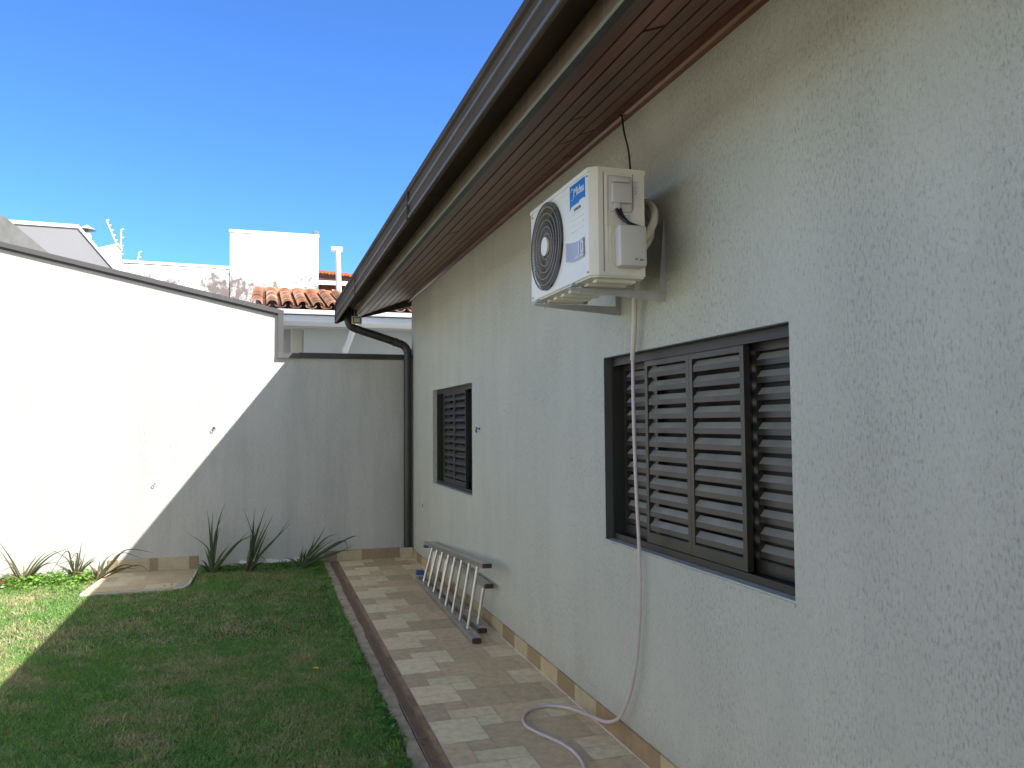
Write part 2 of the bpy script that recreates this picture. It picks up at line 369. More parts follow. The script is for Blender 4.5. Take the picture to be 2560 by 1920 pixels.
# tiled pad by the rear wall
mb = MB()
mb.prism([(-3.50,8.84),(-2.62,8.82),(-2.55,8.86),(-2.51,9.0),(-2.50,9.3),(-2.49,9.975),(-3.44,9.975)], 'z', -0.02, 0.004)
tag(mb.build('patio_base', M['grout']), kind='structure')
mb = MB()
pads = [(-3.43,-3.15,9.70,9.96),(-3.145,-2.87,9.70,9.96),(-2.865,-2.52,9.72,9.96),(-3.45,-3.28,9.42,9.695),(-3.275,-3.0,9.42,9.695),(-2.995,-2.70,9.42,9.715),(-2.695,-2.52,9.42,9.715),
        (-3.46,-3.12,9.13,9.415),(-3.115,-2.84,9.13,9.415),(-2.835,-2.53,9.13,9.415),(-3.47,-3.2,8.86,9.125),(-3.195,-2.93,8.86,9.125),(-2.925,-2.64,8.86,9.125)]
for a, b, c, d in pads:
    cc = random.choice([(0.56,0.47,0.29),(0.48,0.38,0.23),(0.54,0.47,0.30),(0.44,0.35,0.21)])
    mb.add([(a,c,0.008),(b,c,0.008),(b,d,0.008),(a,d,0.008)], [(0,1,2,3)], cc)
mb.add([(-2.635,8.9,0.008),(-2.56,8.93,0.008),(-2.535,9.125,0.008),(-2.635,9.125,0.008)], [(0,1,2,3)], (0.42,0.36,0.26))
tag(mb.build('patio', M['tile']), kind='structure')

# ================================================================== CHANNEL DRAIN
dr = thing('channel_drain', 'long narrow brown slotted channel drain between the tiled path and the concrete kerb', 'drain', loc=(-0.98, 5, 0))
joints = [y for y in (-2.9,-1.85,-0.8,0.25,1.3,2.3,3.27,4.22,5.27,6.32,7.37,8.42,9.4,9.96)]
for a, b in zip(joints[:-1], joints[1:]):
    mb = MB(); a += 0.004; b -= 0.004
    mb.box((-1.008,a,-0.02),(-0.998,b,0.001)); mb.box((-0.956,a,-0.02),(-0.946,b,0.001))
    y = a + 0.004
    while y < b - 0.006:
        mb.box((-0.998,y,-0.014),(-0.956,min(y+0.0085,b),-0.0005)); y += 0.0165
    mb.build('grate', M['grate'], dr)
mb = MB(); mb.box((-1.010,YN,-0.028),(-0.9465,YW-0.02,-0.022)); mb.build('channel', M['black'], dr)
strew(dr)

# ================================================================== HOUSE
house = thing('house', 'grey rendered house with dark wooden eaves and two shuttered windows beside the tiled path', 'house', loc=(0, 5, 0))
WIN = [(2.41, 4.035, 1.02, 2.01), (6.94, 8.67, 1.01, 2.025)]
ZT = 3.40
mb = MB()
ysb = sorted({YN, YW+0.0} | {w_[0] for w_ in WIN} | {w_[1] for w_ in WIN})
for a, b in zip(ysb[:-1], ysb[1:]):
    win = [w_ for w_ in WIN if w_[0] == a]
    if win:
        z0, z1 = win[0][2:]; mb.add([(0,a,-0.05),(0,b,-0.05),(0,b,z0),(0,a,z0)], [(0,1,2,3)]); mb.add([(0,a,z1),(0,b,z1),(0,b,ZT),(0,a,ZT)], [(0,1,2,3)])
        D = 0.15
        mb.add([(0,a,z0),(D,a,z0),(D,a,z1),(0,a,z1)], [(0,1,2,3)]); mb.add([(0,b,z0),(D,b,z0),(D,b,z1),(0,b,z1)], [(0,1,2,3)])
        mb.add([(0,a,z1),(D,a,z1),(D,b,z1),(0,b,z1)], [(0,1,2,3)]); mb.add([(0,a,z0),(D,a,z0),(D,b,z0),(0,b,z0)], [(0,1,2,3)])
    else: mb.add([(0,a,-0.05),(0,b,-0.05),(0,b,ZT),(0,a,ZT)], [(0,1,2,3)])
mb.add([(0,YW,-0.05),(8,YW,-0.05),(8,YW,ZT),(0,YW,ZT)], [(0,1,2,3)]); mb.add([(8,YN,-0.05),(8,YW,-0.05),(8,YW,ZT),(8,YN,ZT)], [(0,1,2,3)])
mb.add([(0,YN,-0.05),(8,YN,-0.05),(8,YN,ZT),(0,YN,ZT)], [(0,1,2,3)])
mb.add([(0,YW,ZT),(8,YW,ZT),(4,YW,ZT+1.5)], [(0,1,2)])
mb.build('wall', M['wall'], house)
# roof: tiled slab behind the gutter
mb = MB()
sl_ = 0.36
def rz(x): return 3.18 + (x+0.86)*sl_
mb.prism([(-0.86,3.17),(4.0,rz(4.0)),(8.9,3.17),(8.9,3.07),(4.0,rz(4.0)-0.10),(-0.86,3.12)], 'y', YN, YF-0.01)
mb.build('roof', M['orange'], house)
# gutter with two raised ribs on its outer face
mb = MB()
prof = [(-0.935,3.165),(-0.94,3.125),(-0.927,3.118),(-0.927,2.942),(-0.915,2.94),(-0.895,3.085),(-0.703,3.11),(-0.703,3.13),(-0.90,3.105),(-0.915,3.165)]
mb.prism(prof, 'y', YN, YF)
gutter = mb.build('gutter', M['gutter'], house)
for v in gutter.data.vertices:
    if v.co.x < -0.905 and v.co.z > 3.10: v.co.z += (v.co.y-6.6)*0.0095   # outer lip lifts towards the far end
mb = MB(); mb.prism([(-0.9275,3.046),(-0.939,3.036),(-0.937,3.024),(-0.9275,3.020)], 'y', YN, YF-0.002); mb.build('rib', M['rib'], gutter)
mb = MB(); mb.prism([(-0.9275,2.963),(-0.938,2.955),(-0.936,2.941),(-0.9275,2.9415)], 'y', YN, YF-0.002); mb.build('rib', M['rib'], gutter)
for ysm in (1.9, 4.9, 7.9):
    mb = MB(); mb.prism([(-0.9355,3.130),(-0.9425,3.115),(-0.9425,2.938),(-0.937,2.936),(-0.915,2.937),(-0.893,3.083),(-0.70,3.108),(-0.703,3.1095),(-0.895,3.086),(-0.9155,2.9402),(-0.9352,2.9405),(-0.9352,3.128)], 'y', ysm, ysm+0.035); mb.build('seam', M['gutter'], gutter)
mb = MB(); mb.prism([(-0.938,3.19),(-0.942,2.925),(-0.905,2.925),(-0.70,3.03),(-0.70,3.19)], 'y', YF, YF+0.012); mb.build('gutter_end', M['darkpipe'], house)
# fascia, drip edge
mb = MB()
for a, b in [(YN, 1.1), (1.104, 4.1), (4.104, 7.1), (7.104, YF-0.004)]:
    mb.prism([(-0.702,3.108),(-0.706,3.012),(-0.675,3.012),(-0.675,3.108)], 'y', a, b)
mb.build('fascia', M['fascia'], house)
mb = MB(); mb.prism([(-0.710,3.013),(-0.712,3.003),(-0.700,3.001),(-0.700,3.0115)], 'y', YN, YF-0.003); mb.build('drip_edge', M['lip'], house)
mb = MB(); mb.prism([(-0.700,2.999),(-0.7,3.011),(-0.668,3.011),(-0.668,2.999)], 'y', YN, YF-0.003); mb.build('fascia_underside', M['darkpipe'], house)
# soffit boards
mb = MB(); nb = 7; x0, z0, x1, z1 = -0.668, 3.008, -0.004, 3.262
for i in range(nb):
    xa = x0 + (x1-x0)*i/nb; xb = x0 + (x1-x0)*(i+1)/nb
    zf = lambda x: z0 + (z1-z0)*(x-x0)/(x1-x0)
    y = YN + random.uniform(0.3, 2.4); ys = [YN]
    while y < YF-0.6: ys.append(y); y += random.uniform(2.2, 3.6)
    ys.append(YF-0.02)
    for a, b in zip(ys[:-1], ys[1:]):
        j = random.uniform(0.75, 1.25); cc = (0.150*j, 0.050*j*random.uniform(0.9,1.1), 0.034*j)
        gx = 0.0042; a2, b2 = a+0.004, b-random.choice((0.004,0.012,0.02))
        # board with eased edges
        A = [(xa+gx,zf(xa+gx)+0.007),(xa+gx+0.003,zf(xa+gx+0.003)),(xb-gx-0.003,zf(xb-gx-0.003)),(xb-gx,zf(xb-gx)+0.007)]
        mb.prism(A, 'y', a2, b2, cc)
mb.build('soffit', M['soffit'], house)
mb = MB(); mb.prism([(x0,z0+0.008),(x1,z1+0.008),(x1,z1+0.03),(x0,z0+0.03)], 'y', YN, YF-0.004); mb.build('soffit_backing', M['black'], house)
# quarter round moulding against the wall
mb = MB(); mb.prism([(-0.001,3.222),(-0.012,3.222),(-0.024,3.228),(-0.034,3.240),(-0.036,3.250),(-0.001,3.262)], 'y', YN, YF-0.03); mb.build('moulding', M['mould'], house, smooth=False)
# barge board at the far end
mb = MB(); mb.prism([(-0.70,3.03),(-0.02,3.275),(0.5,3.46),(0.5,3.30),(-0.02,3.165),(-0.70,2.985)], 'y', YF-0.0, YF+0.03); mb.build('barge_board', M['darkpipe'], house)
# skirting tiles
mb = MB(); yb = [-2.9,-2.6]
seq = [(3.72,'L',4.02),(3.87,'D',0)]
bounds = [2.2,2.55,2.85,3.15,3.42,3.72,3.87,4.17,4.49,4.78,5.10,5.38]
y = 5.38
while y < 9.7: y += 0.30; bounds.append(min(y, 9.81))
lead = [-3.0 + 0.31*i for i in range(17)]; bounds = lead[:-1] + bounds
LT = [(0.50,0.40,0.22),(0.46,0.38,0.23)]; DT = [(0.29,0.21,0.11),(0.33,0.235,0.12)]
for i, (a, b) in enumerate(zip(bounds[:-1], bounds[1:])):
    if a >= 9.805: continue
    if a == 3.72: kd = 1
    else: kd = (i % 2 == 0)
    cc = random.choice(DT if kd else LT); mb.box((-0.012,a+0.001,0.0),(-0.0005,b-0.001,0.105), cc)
mb.build('skirting', M['basetile'], house)
mb = MB(); pts = []
yy = YN
while yy < 9.8:
    r = 0.003 + 0.0025*random.random(); mb.box((-0.012-r*1.6, yy, 0.0003), (-0.0122, yy+0.06, r*1.2)); yy += 0.0601
mb.build('sealant_bead', M['pinkgrout'], house)

# windows
def slat_panel(name, y0, y1, z0, z1, xf, nsl, parent, stile=0.028, rail_t=0.035, rail_b=0.05, smat=None):
    mb = MB()
    mb.box((xf,y0,z0),(xf+0.028,y0+stile,z1)); mb.box((xf,y1-stile,z0),(xf+0.028,y1,z1))
    mb.box((xf,y0+stile,z1-rail_t),(xf+0.028,y1-stile,z1)); mb.box((xf,y0+stile,z0),(xf+0.028,y1-stile,z0+rail_b))
    p = (z1-rail_t-z0-rail_b)/nsl
    for i in range(nsl):
        zb = z0+rail_b+p*i
        mb.prism([(xf+0.026,zb+p*1.02),(xf+0.004,zb+p*0.50),(xf+0.003,zb+p*0.18),(xf+0.007,zb+p*0.16),(xf+0.009,zb+p*0.48),(xf+0.029,zb+p*0.98)], 'x0', 0, 0) if False else None
        P = [(xf+0.026,zb+p*0.90),(xf+0.004,zb+p*0.52),(xf+0.003,zb+p*0.17),(xf+0.006,zb+p*0.16),(xf+0.008,zb+p*0.50),(xf+0.028,zb+p*0.87)]
        ya, yb_ = y0+stile, y1-stile; n = len(P)
        vs = [(q[0],ya,q[1]) for q in P] + [(q[0],yb_,q[1]) for q in P]
        mb.add(vs, [(j, j+n, (j+1) % n+n, (j+1) % n) for j in range(n)])
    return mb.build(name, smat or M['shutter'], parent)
def window(y0, y1, z0, z1, panels, name='window', smat=None):
    mb = MB(); t = 0.02; X0, X1 = 0.045, 0.13
    e = 0.001
    mb.box((X0,y0+e,z0+e),(X1,y0+t,z1-e)); mb.box((X0,y1-t,z0+e),(X1,y1-e,z1-e))
    mb.box((X0,y0+t,z1-0.035),(X1,y1-t,z1-e)); mb.box((X0,y0+t,z0+e),(X1,y1-t,z0+0.025))
    mb.box((X0-0.004,y0+t,z1-0.048),(X0+0.004,y1-t,z1-0.035)); mb.box((X0-0.003,y0+t,z0+0.025),(X0+0.004,y1-t,z0+0.034))
    w_ = mb.build(name, M['frame'], house)
    for (a, b, xf) in panels:
        slat_panel('shutter_panel', a, b, z0+(0.035 if xf < .07 else 0.028), z1-0.04, xf, 12, w_, smat=smat)
    mb = MB(); mb.box((0.143,y0,z0),(0.149,y1,z1)); mb.build('dark_interior', M['black'], w_)
    mb = MB(); mb.prism([(0.12,z0+0.003),(-0.006,z0-0.008),(-0.006,z0-0.022),(0.004,z0-0.022),(0.004,z0-0.010)], 'y', y0-0.004, y1+0.004)
    mb.build('sill', M['wall'], w_)
    return w_
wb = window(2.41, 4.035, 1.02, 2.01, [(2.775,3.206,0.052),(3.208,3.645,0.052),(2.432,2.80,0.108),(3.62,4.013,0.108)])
mb = MB(); mb.box((0.001,4.030,1.022),(0.115,4.0345,2.008)); mb.box((0.0012,2.412,2.0045),(0.115,4.0295,2.0095)); mb.build('reveal', M['reveal'], wb)
tag(wb, 'large shuttered window nearest the camera, behind the hanging hose')
ws = window(6.94, 8.67, 1.01, 2.025, [(7.39,7.865,0.052),(7.867,8.34,0.052),(6.962,7.41,0.108),(8.32,8.648,0.108)], smat=M['shutter2'])
tag(ws, 'smaller looking shuttered window at the far end of the wall')
# downpipe
mb = MB(); P = curve([(-0.80,9.93,3.09),(-0.80,9.93,2.97),(-0.775,9.93,2.885),(-0.70,9.93,2.835),(-0.43,9.92,2.75),(-0.20,9.91,2.675),(-0.105,9.90,2.63),(-0.068,9.895,2.55),(-0.066,9.895,2.40),(-0.066,9.895,0.5),(-0.066,9.895,0.13)], 8)
mb.tube(P, 0.050, 18)
dp = mb.build('downpipe', M['darkpipe'], house, smooth=True)
mb = MB()
mb.tube([(-0.235,9.91,2.687),(-0.20,9.909,2.676)], 0.0545, 18); mb.build('joint', M['gutter'], dp, smooth=True); mb = MB(); mb.tube([(-0.165,9.907,2.663),(-0.155,9.907,2.658)], 0.0545, 18)
mb.build('joint', M['gutter'], dp, smooth=True)
mb = MB(); mb.box((-0.155,9.83,0),(-0.0125,YW-0.002,0.128),(0.50,0.42,0.29)); mb.box((-0.157,9.828,0.128),(-0.0125,YW-0.002,0.136),(0.48,0.47,0.44))
mb.build('pipe_plinth', M['basetile'], house)
# small staple stains / plaster marks are part of the wall material
strew(house)

# ================================================================== REAR WALL
rear = thing('boundary_wall', 'tall grey rendered rear wall of the yard with a sloping top stepping down near the house', 'wall', loc=(-2.5, YW, 0))
T = 0.14
XS = -1.615
zl = lambda x: 3.05 + (-1.61 - x) * (3.70-3.05)/(4.60-1.61)
mb = MB(); mb.prism([(-7.5,-0.05),(-0.0,-0.05),(-0.0,2.465),(XS,2.465),(XS,2.98),(-7.5,zl(-7.5)-0.07)], 'y', YW, YW+T); mb.build('wall', M['rearwall'], rear)
mb = MB(); y0, y1 = YW-0.03, YW+T+0.03
def strip(p, q, h0, h1, ya, yb): # sloping coping band between x=p and q
    mb.prism([(p,zl(p)-h0),(q,zl(q)-h0),(q,zl(q)-h1),(p,zl(p)-h1)], 'y', ya, yb)
strip(-7.5, XS+0.055, 0.0, 0.055, y0-0.008, y1); strip(-7.5, XS+0.0, 0.055, 0.078, y0+0.012, y1-0.01)
mb.box((XS-0.012, y0-0.006, 2.475),(XS+0.052, y1, zl(XS)-0.057))
mb.box((XS-0.015, y0-0.007, 2.462),(-1.38, y1-0.002, 2.524)); mb.build('coping', M['coping'], rear)
mb = MB(); mb.box((-1.379, y0-0.010, 2.468),(-0.002, y1, 2.530)); mb.build('coping', M['darkpipe'], rear)  # shaded stretch of the same coping, its shade put in as darker colour
mb = MB(); x = -3.44
for wd, c in [(0.10,1),(0.33,0),(0.09,1),(0.33,0),(0.10,1)]:
    cc = random.choice(DT if c else LT); cc = tuple(v*0.95 for v in cc); cc = (cc[0]*0.95, cc[1]*1.0, cc[2]*1.2)
    mb.box((x+0.001,YW-0.010,0.0),(x+wd-0.001,YW-0.0005,0.15+0.0), cc); x += wd
mb.build('skirting', M['basetile'], rear)
mb = MB(); x = -1.07
for wd, c in [(0.15,1),(0.30,0),(0.28,1),(0.18,1)]:
    cc = random.choice(DT if c else LT); cc = (cc[0]*0.95, cc[1]*0.98, cc[2]*1.15)
    mb.box((x+0.001,YW-0.010,0.0),(min(x+wd,-0.158)-0.001,YW-0.0005,0.125), cc); x += wd
mb.build('skirting', M['basetile'], rear)
mb = MB(); x = -2.0
for i in range(26):
    x = -2.05 + i*0.033 + random.uniform(-.01,.01)
    if random.random() < 0.75: mb.box((x,YW-0.004-random.random()*0.012,0.02),(x+0.03+random.random()*0.03,YW,0.045+random.random()*0.03))
mb.build('flaking_plaster', M['whiteclean'], rear)
strew(rear)

# unseen wall opposite the house, added to bounce sunlight onto its shaded side
sw = thing('bounce_wall', 'unseen pale wall left of the lawn, added to bounce sunlight onto the house', 'wall', loc=(-5.6, 3, 0))
mb = MB(); mb.box((-5.75,-4.0,-0.05),(-5.60,YW-0.001,2.3)); mb.build('wall', M['bouncepaint'], sw)
mb = MB(); mb.box((-5.78,-4.0,2.3),(-5.57,YW-0.05,2.36)); mb.build('coping', M['coping'], sw); strew(sw)

# ================================================================== AIR CONDITIONER
XF, XB, Y0, Y1, Z0, Z1 = -0.46, -0.205, 3.115, 3.905, 2.30, 2.755
ac = thing('air_conditioner', 'cream outdoor air conditioner unit with round fan grille mounted high on the house wall', 'air conditioner', loc=(-0.33, 3.5, 2.28))
mb = MB()
# front shell (chamfered near edge) with a real circular opening
FY, FZ, FR = 3.652, 2.520, 0.214
n = 72; ring = [(XF, FY+FR*math.cos(2*math.pi*i/n), FZ+FR*math.sin(2*math.pi*i/n)) for i in range(n)]
ya, yb, za, zb = Y0+0.025, Y1, Z0-0.015, Z1-0.02
outer = []
for i in range(n):
    c, s_ = math.cos(2*math.pi*i/n), math.sin(2*math.pi*i/n)
    t = min(((yb-FY)/c if c > 1e-9 else 1e9), ((ya-FY)/c if c < -1e-9 else 1e9), ((zb-FZ)/s_ if s_ > 1e-9 else 1e9), ((za-FZ)/s_ if s_ < -1e-9 else 1e9))
    outer.append((XF, FY+c*t, FZ+s_*t))
vs = ring + outer + [(XF+0.06, p[1], p[2]) for p in ring]
mb.add(vs, [(i, (i+1) % n, (i+1) % n+n, i+n) for i in range(n)] + [(i, (i+1) % n, (i+1) % n+2*n, i+2*n) for i in range(n)])
# corner fillers of the square around the ring
for cy, cz in ((ya,za),(ya,zb),(yb,za),(yb,zb)):
    pts = sorted(outer, key=lambda p: (p[1]-cy)**2+(p[2]-cz)**2)[:2]
    mb.add([(XF,cy,cz), pts[0], pts[1]], [(0,1,2)])
# chamfer, top, far side, back
prof = [(XF,ya),(XF+0.035,Y0),(XB,Y0),(XB,Y1),(XF,yb)]
for (p, q) in zip(prof[:-1], prof[1:]): mb.add([(p[0],p[1],za),(q[0],q[1],za),(q[0],q[1],zb),(p[0],p[1],zb)], [(0,1,2,3)])
case = mb.build('casing', M['acbody'], ac)
mb = MB(); mb.prism([(XF-0.004,ya-0.003),(XF+0.034,Y0-0.004),(XB+0.003,Y0-0.004),(XB+0.003,Y1+0.003),(XF-0.004,Y1+0.003)], 'z', zb, Z1); mb.build('top_cover', M['acbody'], ac)
mb = MB(); mb.prism([(XF+0.008,ya+0.008),(XF+0.04,Y0+0.008),(XB-0.004,Y0+0.008),(XB-0.004,Y1-0.008),(XF+0.008,Y1-0.008)], 'z', Z0-0.022, za+0.004)
for k in range(7):
    yk = 3.17+0.1*k; mb.box((XF+0.05,yk,Z0-0.034),(XB-0.02,yk+0.045,Z0-0.022))
mb.build('base_pan', M['acbody'], ac)
mb = MB()
for yk in (3.33, 3.82):
    mb = MB(); mb.box((XF-0.008,yk-0.012,Z0-0.030),(XB+0.02,yk+0.012,Z0-0.018)); mb.build('foot_rail', M['steel'], ac)
# fan cavity and blades
mb = MB(); mb.add([(XF+0.058, p[1], p[2]) for p in ring], [tuple(range(n))]); mb.build('fan_cavity', M['acdark'], ac)
gr = None
mb = MB()
for i in range(66):
    t0 = 2*math.pi*i/66; pts = []
    for k in range(9):
        r = 0.046+(FR-0.050)*k/8; t = t0 + 0.95*(k/8)
        pts.append((XF-0.004-0.010*math.sin(math.pi*(0.25+0.75*(1-k/8))), FY+r*math.cos(t), FZ+r*math.sin(t)))
    mb.tube(pts, 0.0017, 4, cap=False)
gr = mb.build('fan_grille', M['grille'], ac)
mb = MB()
for k, r in enumerate((0.064,0.096,0.128,0.160,0.190,0.2125)):
    xk = XF-0.0065-0.010*math.sin(math.pi*(0.25+0.75*(1-(r-0.046)/(FR-0.05))))
    pts = [(xk, FY+r*math.cos(2*math.pi*i/64), FZ+r*math.sin(2*math.pi*i/64)) for i in range(65)]
    mb = MB(); mb.tube(pts, 0.0019 if r < 0.21 else 0.0034, 6, cap=False); mb.build('ring', M['ring'] if r < 0.21 else M['grille'], gr, smooth=True)
mb = MB(); pts = [(FY+0.046*math.cos(2*math.pi*i/36), FZ+0.046*math.sin(2*math.pi*i/36)) for i in range(36)]
mb.prism(pts, 'x', XF-0.020, XF-0.010); mb.build('hub', M['acbody'], gr)
mb = MB()
for i in range(3):
    t = 2*math.pi*i/3+0.5; vs = []
    for r, dt, dx in ((0.045,-0.35,0.05),(0.045,0.35,0.028),(0.20,0.62,0.030),(0.20,-0.25,0.052)):
        vs.append((XF+dx, FY+r*math.cos(t+dt), FZ+r*math.sin(t+dt)))
    mb = MB(); mb.add(vs, [(0,1,2,3)]); mb.build('fan_blade', M['grille'], ac)
# embossed bars on the front
mb = MB()
for k, zc in enumerate((2.595,2.568,2.541,2.514)):
    mb = MB(); mb.box((XF-0.0025,3.195,zc-0.003),(XF-0.0002,3.345,zc+0.003)); mb.build('embossed_bar', M['acbody'], ac)
# logo sticker: blue, ragged bottom, white word and ring
mb = MB(); mb.prism([(3.172,2.728),(3.352,2.728),(3.352,2.618),(3.335,2.632),(3.25,2.632),(3.235,2.640),(3.190,2.641),(3.172,2.634)], 'x', XF-0.0015, XF-0.0003)
lg = mb.build('logo_sticker', M['blue'], ac)
text_mesh('lettering', 'Midea', 0.054, M['paper'], lg, (XF-0.002, 3.240, 2.686), (0,-1,0), (0,0,1), squeeze=0.92)
mb = MB(); pts = [(XF-0.0028, 3.318+0.019*math.cos(t), 2.684+0.027*math.sin(t)) for t in np.linspace(0.5, 2*math.pi-1.0, 26)]
mb.tube(pts, 0.0014, 5); mb.build('emblem', M['paper'], lg)
text_mesh('lettering', 'INVERTER', 0.018, M['ink'], lg, (XF-0.001, 3.262, 2.609), (0,-1,0), (0,0,1))
# curling warranty sticker with "10"
mb = MB(); nseg = 10; P = []
for k in range(nseg+1):
    u = k/nseg; y = 3.355-0.172*u; dx = -0.002-0.020*(1-u)**5-0.010*max(0, u-0.8)*2
    P.append((XF+dx, y, 2.468-0.004*u+0.006*math.sin(math.pi*u)*-1)); 
vs = P + [(p[0], p[1], p[2]-0.086) for p in P]
mb.add(vs, [(i, i+1, i+nseg+2, i+nseg+1) for i in range(nseg)])
M['stk'] = mat('grey blue warranty sticker', (0.40, 0.40, 0.44), 0.3)
st = mb.build('warranty_sticker', M['stk'], ac)
text_mesh('lettering', '10', 0.074, M['paper'], st, (XF-0.004, 3.226, 2.423), (0,-1,0), (0,0,1), squeeze=0.95)
mb = MB(); pts = [(3.318+0.024*math.cos(2*math.pi*i/24), 2.428+0.030*math.sin(2*math.pi*i/24)) for i in range(24)]
mb.prism(pts, 'x', XF-0.0045, XF-0.0036); mb.build('medal', M['paper'], st)
mb = MB()
mb.box((XF-0.0046,3.19,2.387),(XF-0.0036,3.29,2.391)); mb.build('print_line', M['paper'], st)
# side panel details (side facing the camera)
YS = Y0
mb = MB()
mb.box((-0.402,YS-0.0015,2.30),(-0.398,YS,2.735)); mb.build('panel_seam', M['ink'], ac); mb = MB(); mb.box((-0.262,YS-0.0015,2.575),(-0.259,YS,2.735)); mb.build('panel_seam', M['ink'], ac)
mb = MB(); mb.box((-0.389,YS-0.005,2.34),(-0.384,YS-0.0002,2.72)); mb.build('side_rib', M['acbody'], ac); mb = MB(); mb.box((-0.372,YS-0.005,2.33),(-0.368,YS-0.0002,2.50)); mb.build('side_rib', M['acbody'], ac)
mb = MB(); mb.box((-0.378,YS-0.006,2.562),(-0.268,YS-0.0005,2.722), bev=0.004); mb.box((-0.370,YS-0.030,2.598),(-0.276,YS-0.006,2.685), bev=0.007)
mb.box((-0.366,YS-0.018,2.690),(-0.280,YS-0.006,2.716), bev=0.005); mb.box((-0.357,YS-0.022,2.572),(-0.330,YS-0.006,2.600), bev=0.004)
mb.build('terminal_cover', M['acgrey'], ac, smooth=True)
mb = MB(); mb.box((-0.352,YS-0.062,2.318),(-0.224,YS-0.0005,2.497), bev=0.012); mb.build('valve_cover', M['acgrey'], ac, smooth=True)
mb = MB(); mb.box((-0.284,YS-0.0625,2.345),(-0.270,YS-0.0618,2.352)); mb.build('print_line', M['ink'], ac); mb = MB(); mb.box((-0.262,YS-0.0625,2.342),(-0.244,YS-0.0618,2.350)); mb.build('print_line', M['ink'], ac)
mb = MB(); mb.box((-0.257,YS-0.001,2.59),(-0.230,YS-0.0002,2.708)); rl = mb.build('rating_label', M['paper'], ac)
mb = MB()
for k in range(9): mb.box((-0.254,YS-0.0016,2.700-0.007*k),(-0.236-0.004*(k % 3),YS-0.0011,2.7015-0.007*k))
mb.build('print_line', M['ink'], rl)
mb = MB(); mb.box((-0.322,YS-0.001,2.508),(-0.262,YS-0.0002,2.555)); rl = mb.build('rating_label', M['paper'], ac)
mb = MB()
for k in range(4): mb.box((-0.315,YS-0.0016,2.548-0.009*k),(-0.272-0.006*(k % 2),YS-0.0011,2.550-0.009*k))
mb.build('print_line', M['ink'], rl)
for yy_, zz_ in ((3.15,2.30),(3.88,2.30),(3.15,2.72),(3.88,2.72)):
    mb = MB(); mb.tube([(XF-0.003,yy_,zz_),(XF+0.002,yy_,zz_)], 0.005, 8); mb.build('screw', M['ink'], ac)
# coil back louvre
mb = MB(); mb.box((XB+0.0005,Y0+0.02,Z0),(XB+0.004,Y1-0.02,Z1-0.04)); mb.build('coil', M['acdark'], ac)
mb = MB()
for dy in (0.0, 0.015):
    P = curve([(-0.345+dy,YS-0.014,2.575),(-0.338+dy,YS-0.034,2.535),(-0.305+dy,YS-0.052,2.505-dy),(-0.262,YS-0.040,2.497-dy),(-0.222,YS-0.012,2.497-dy),(-0.18,YS+0.03,2.50)], 8)
    mb.tube(P, 0.0075, 8); mb.build('wiring', M['black2'], ac, smooth=True); mb = MB()
mb = None
strew(ac)

# brackets
def bracket(yc, label):
    t = thing('wall_bracket', label, 'bracket', 'steel brackets carrying the air conditioner', loc=(0, yc, 2.24))
    mb = MB(); w_ = 0.034
    mb.box((-0.006,yc-w_/2,2.215),(-0.0005,yc+w_/2,2.60)); mb.prism([(-0.006,2.60),(-0.030,2.30),(-0.030,2.215),(-0.006,2.215)], 'y', yc-w_/2, yc-w_/2+0.003)
    mb.build('upright', M['steel'], t)
    mb = MB(); mb.box((-0.478,yc-w_/2,2.258),(-0.0065,yc+w_/2,2.2615)); mb.prism([(-0.478,2.2575),(-0.478,2.247),(-0.0305,2.215),(-0.0305,2.2575)], 'y', yc-w_/2, yc-w_/2+0.003)
    mb.build('arm', M['steel'], t)
    mb = MB()
    for x in (-0.42,-0.25): mb = MB(); mb.tube([(x,yc,2.240),(x,yc,2.27)], 0.006, 6); mb.build('bolt', M['alu'], t)
    strew(t); return t
bracket(3.33, 'pale grey steel bracket under the near end of the air conditioner')
bracket(3.82, 'pale grey steel bracket under the fan end of the air conditioner')

# insulated pipes looping behind the unit
t = thing('insulated_pipe', 'thick ivory insulated pipes looping out behind the air conditioner into the wall', 'pipe', loc=(-0.1, 3.15, 2.5))
mb = MB()
P = curve([at(1580,520,Y=3.42), at(1600,507,Y=3.36), at(1622,511,Y=3.26), at(1635,530,Y=3.19), at(1632,560,Y=3.15), at(1612,594,Y=3.12), at(1590,614,Y=3.12)], 8); mb.tube(P, 0.0185, 12)
mb.build('pipe', M['foam'], t, smooth=True)
mb = MB(); P = curve([at(1580,540,Y=3.42), at(1600,528,Y=3.36), at(1620,536,Y=3.27), at(1629,562,Y=3.22), at(1626,592,Y=3.18), at(1612,617,Y=3.15), at(1590,640,Y=3.13)], 8); mb.tube(P, 0.0145, 12)
mb.build('pipe', M['foam'], t, smooth=True); strew(t)
# power cable from the soffit
mb = MB(); P = [at(1553,283,x=-0.03), at(1556,300,x=-0.04), at(1561,335,x=-0.06), at(1571,375,x=-0.10), at(1576,424,x=-0.17)]
mb.tube(curve(P, 8), 0.0048, 8)
tag(mb.build('power_cable', M['black2'], smooth=True), 'thin black cable hanging from the wooden soffit to the top of the air conditioner', 'cable')
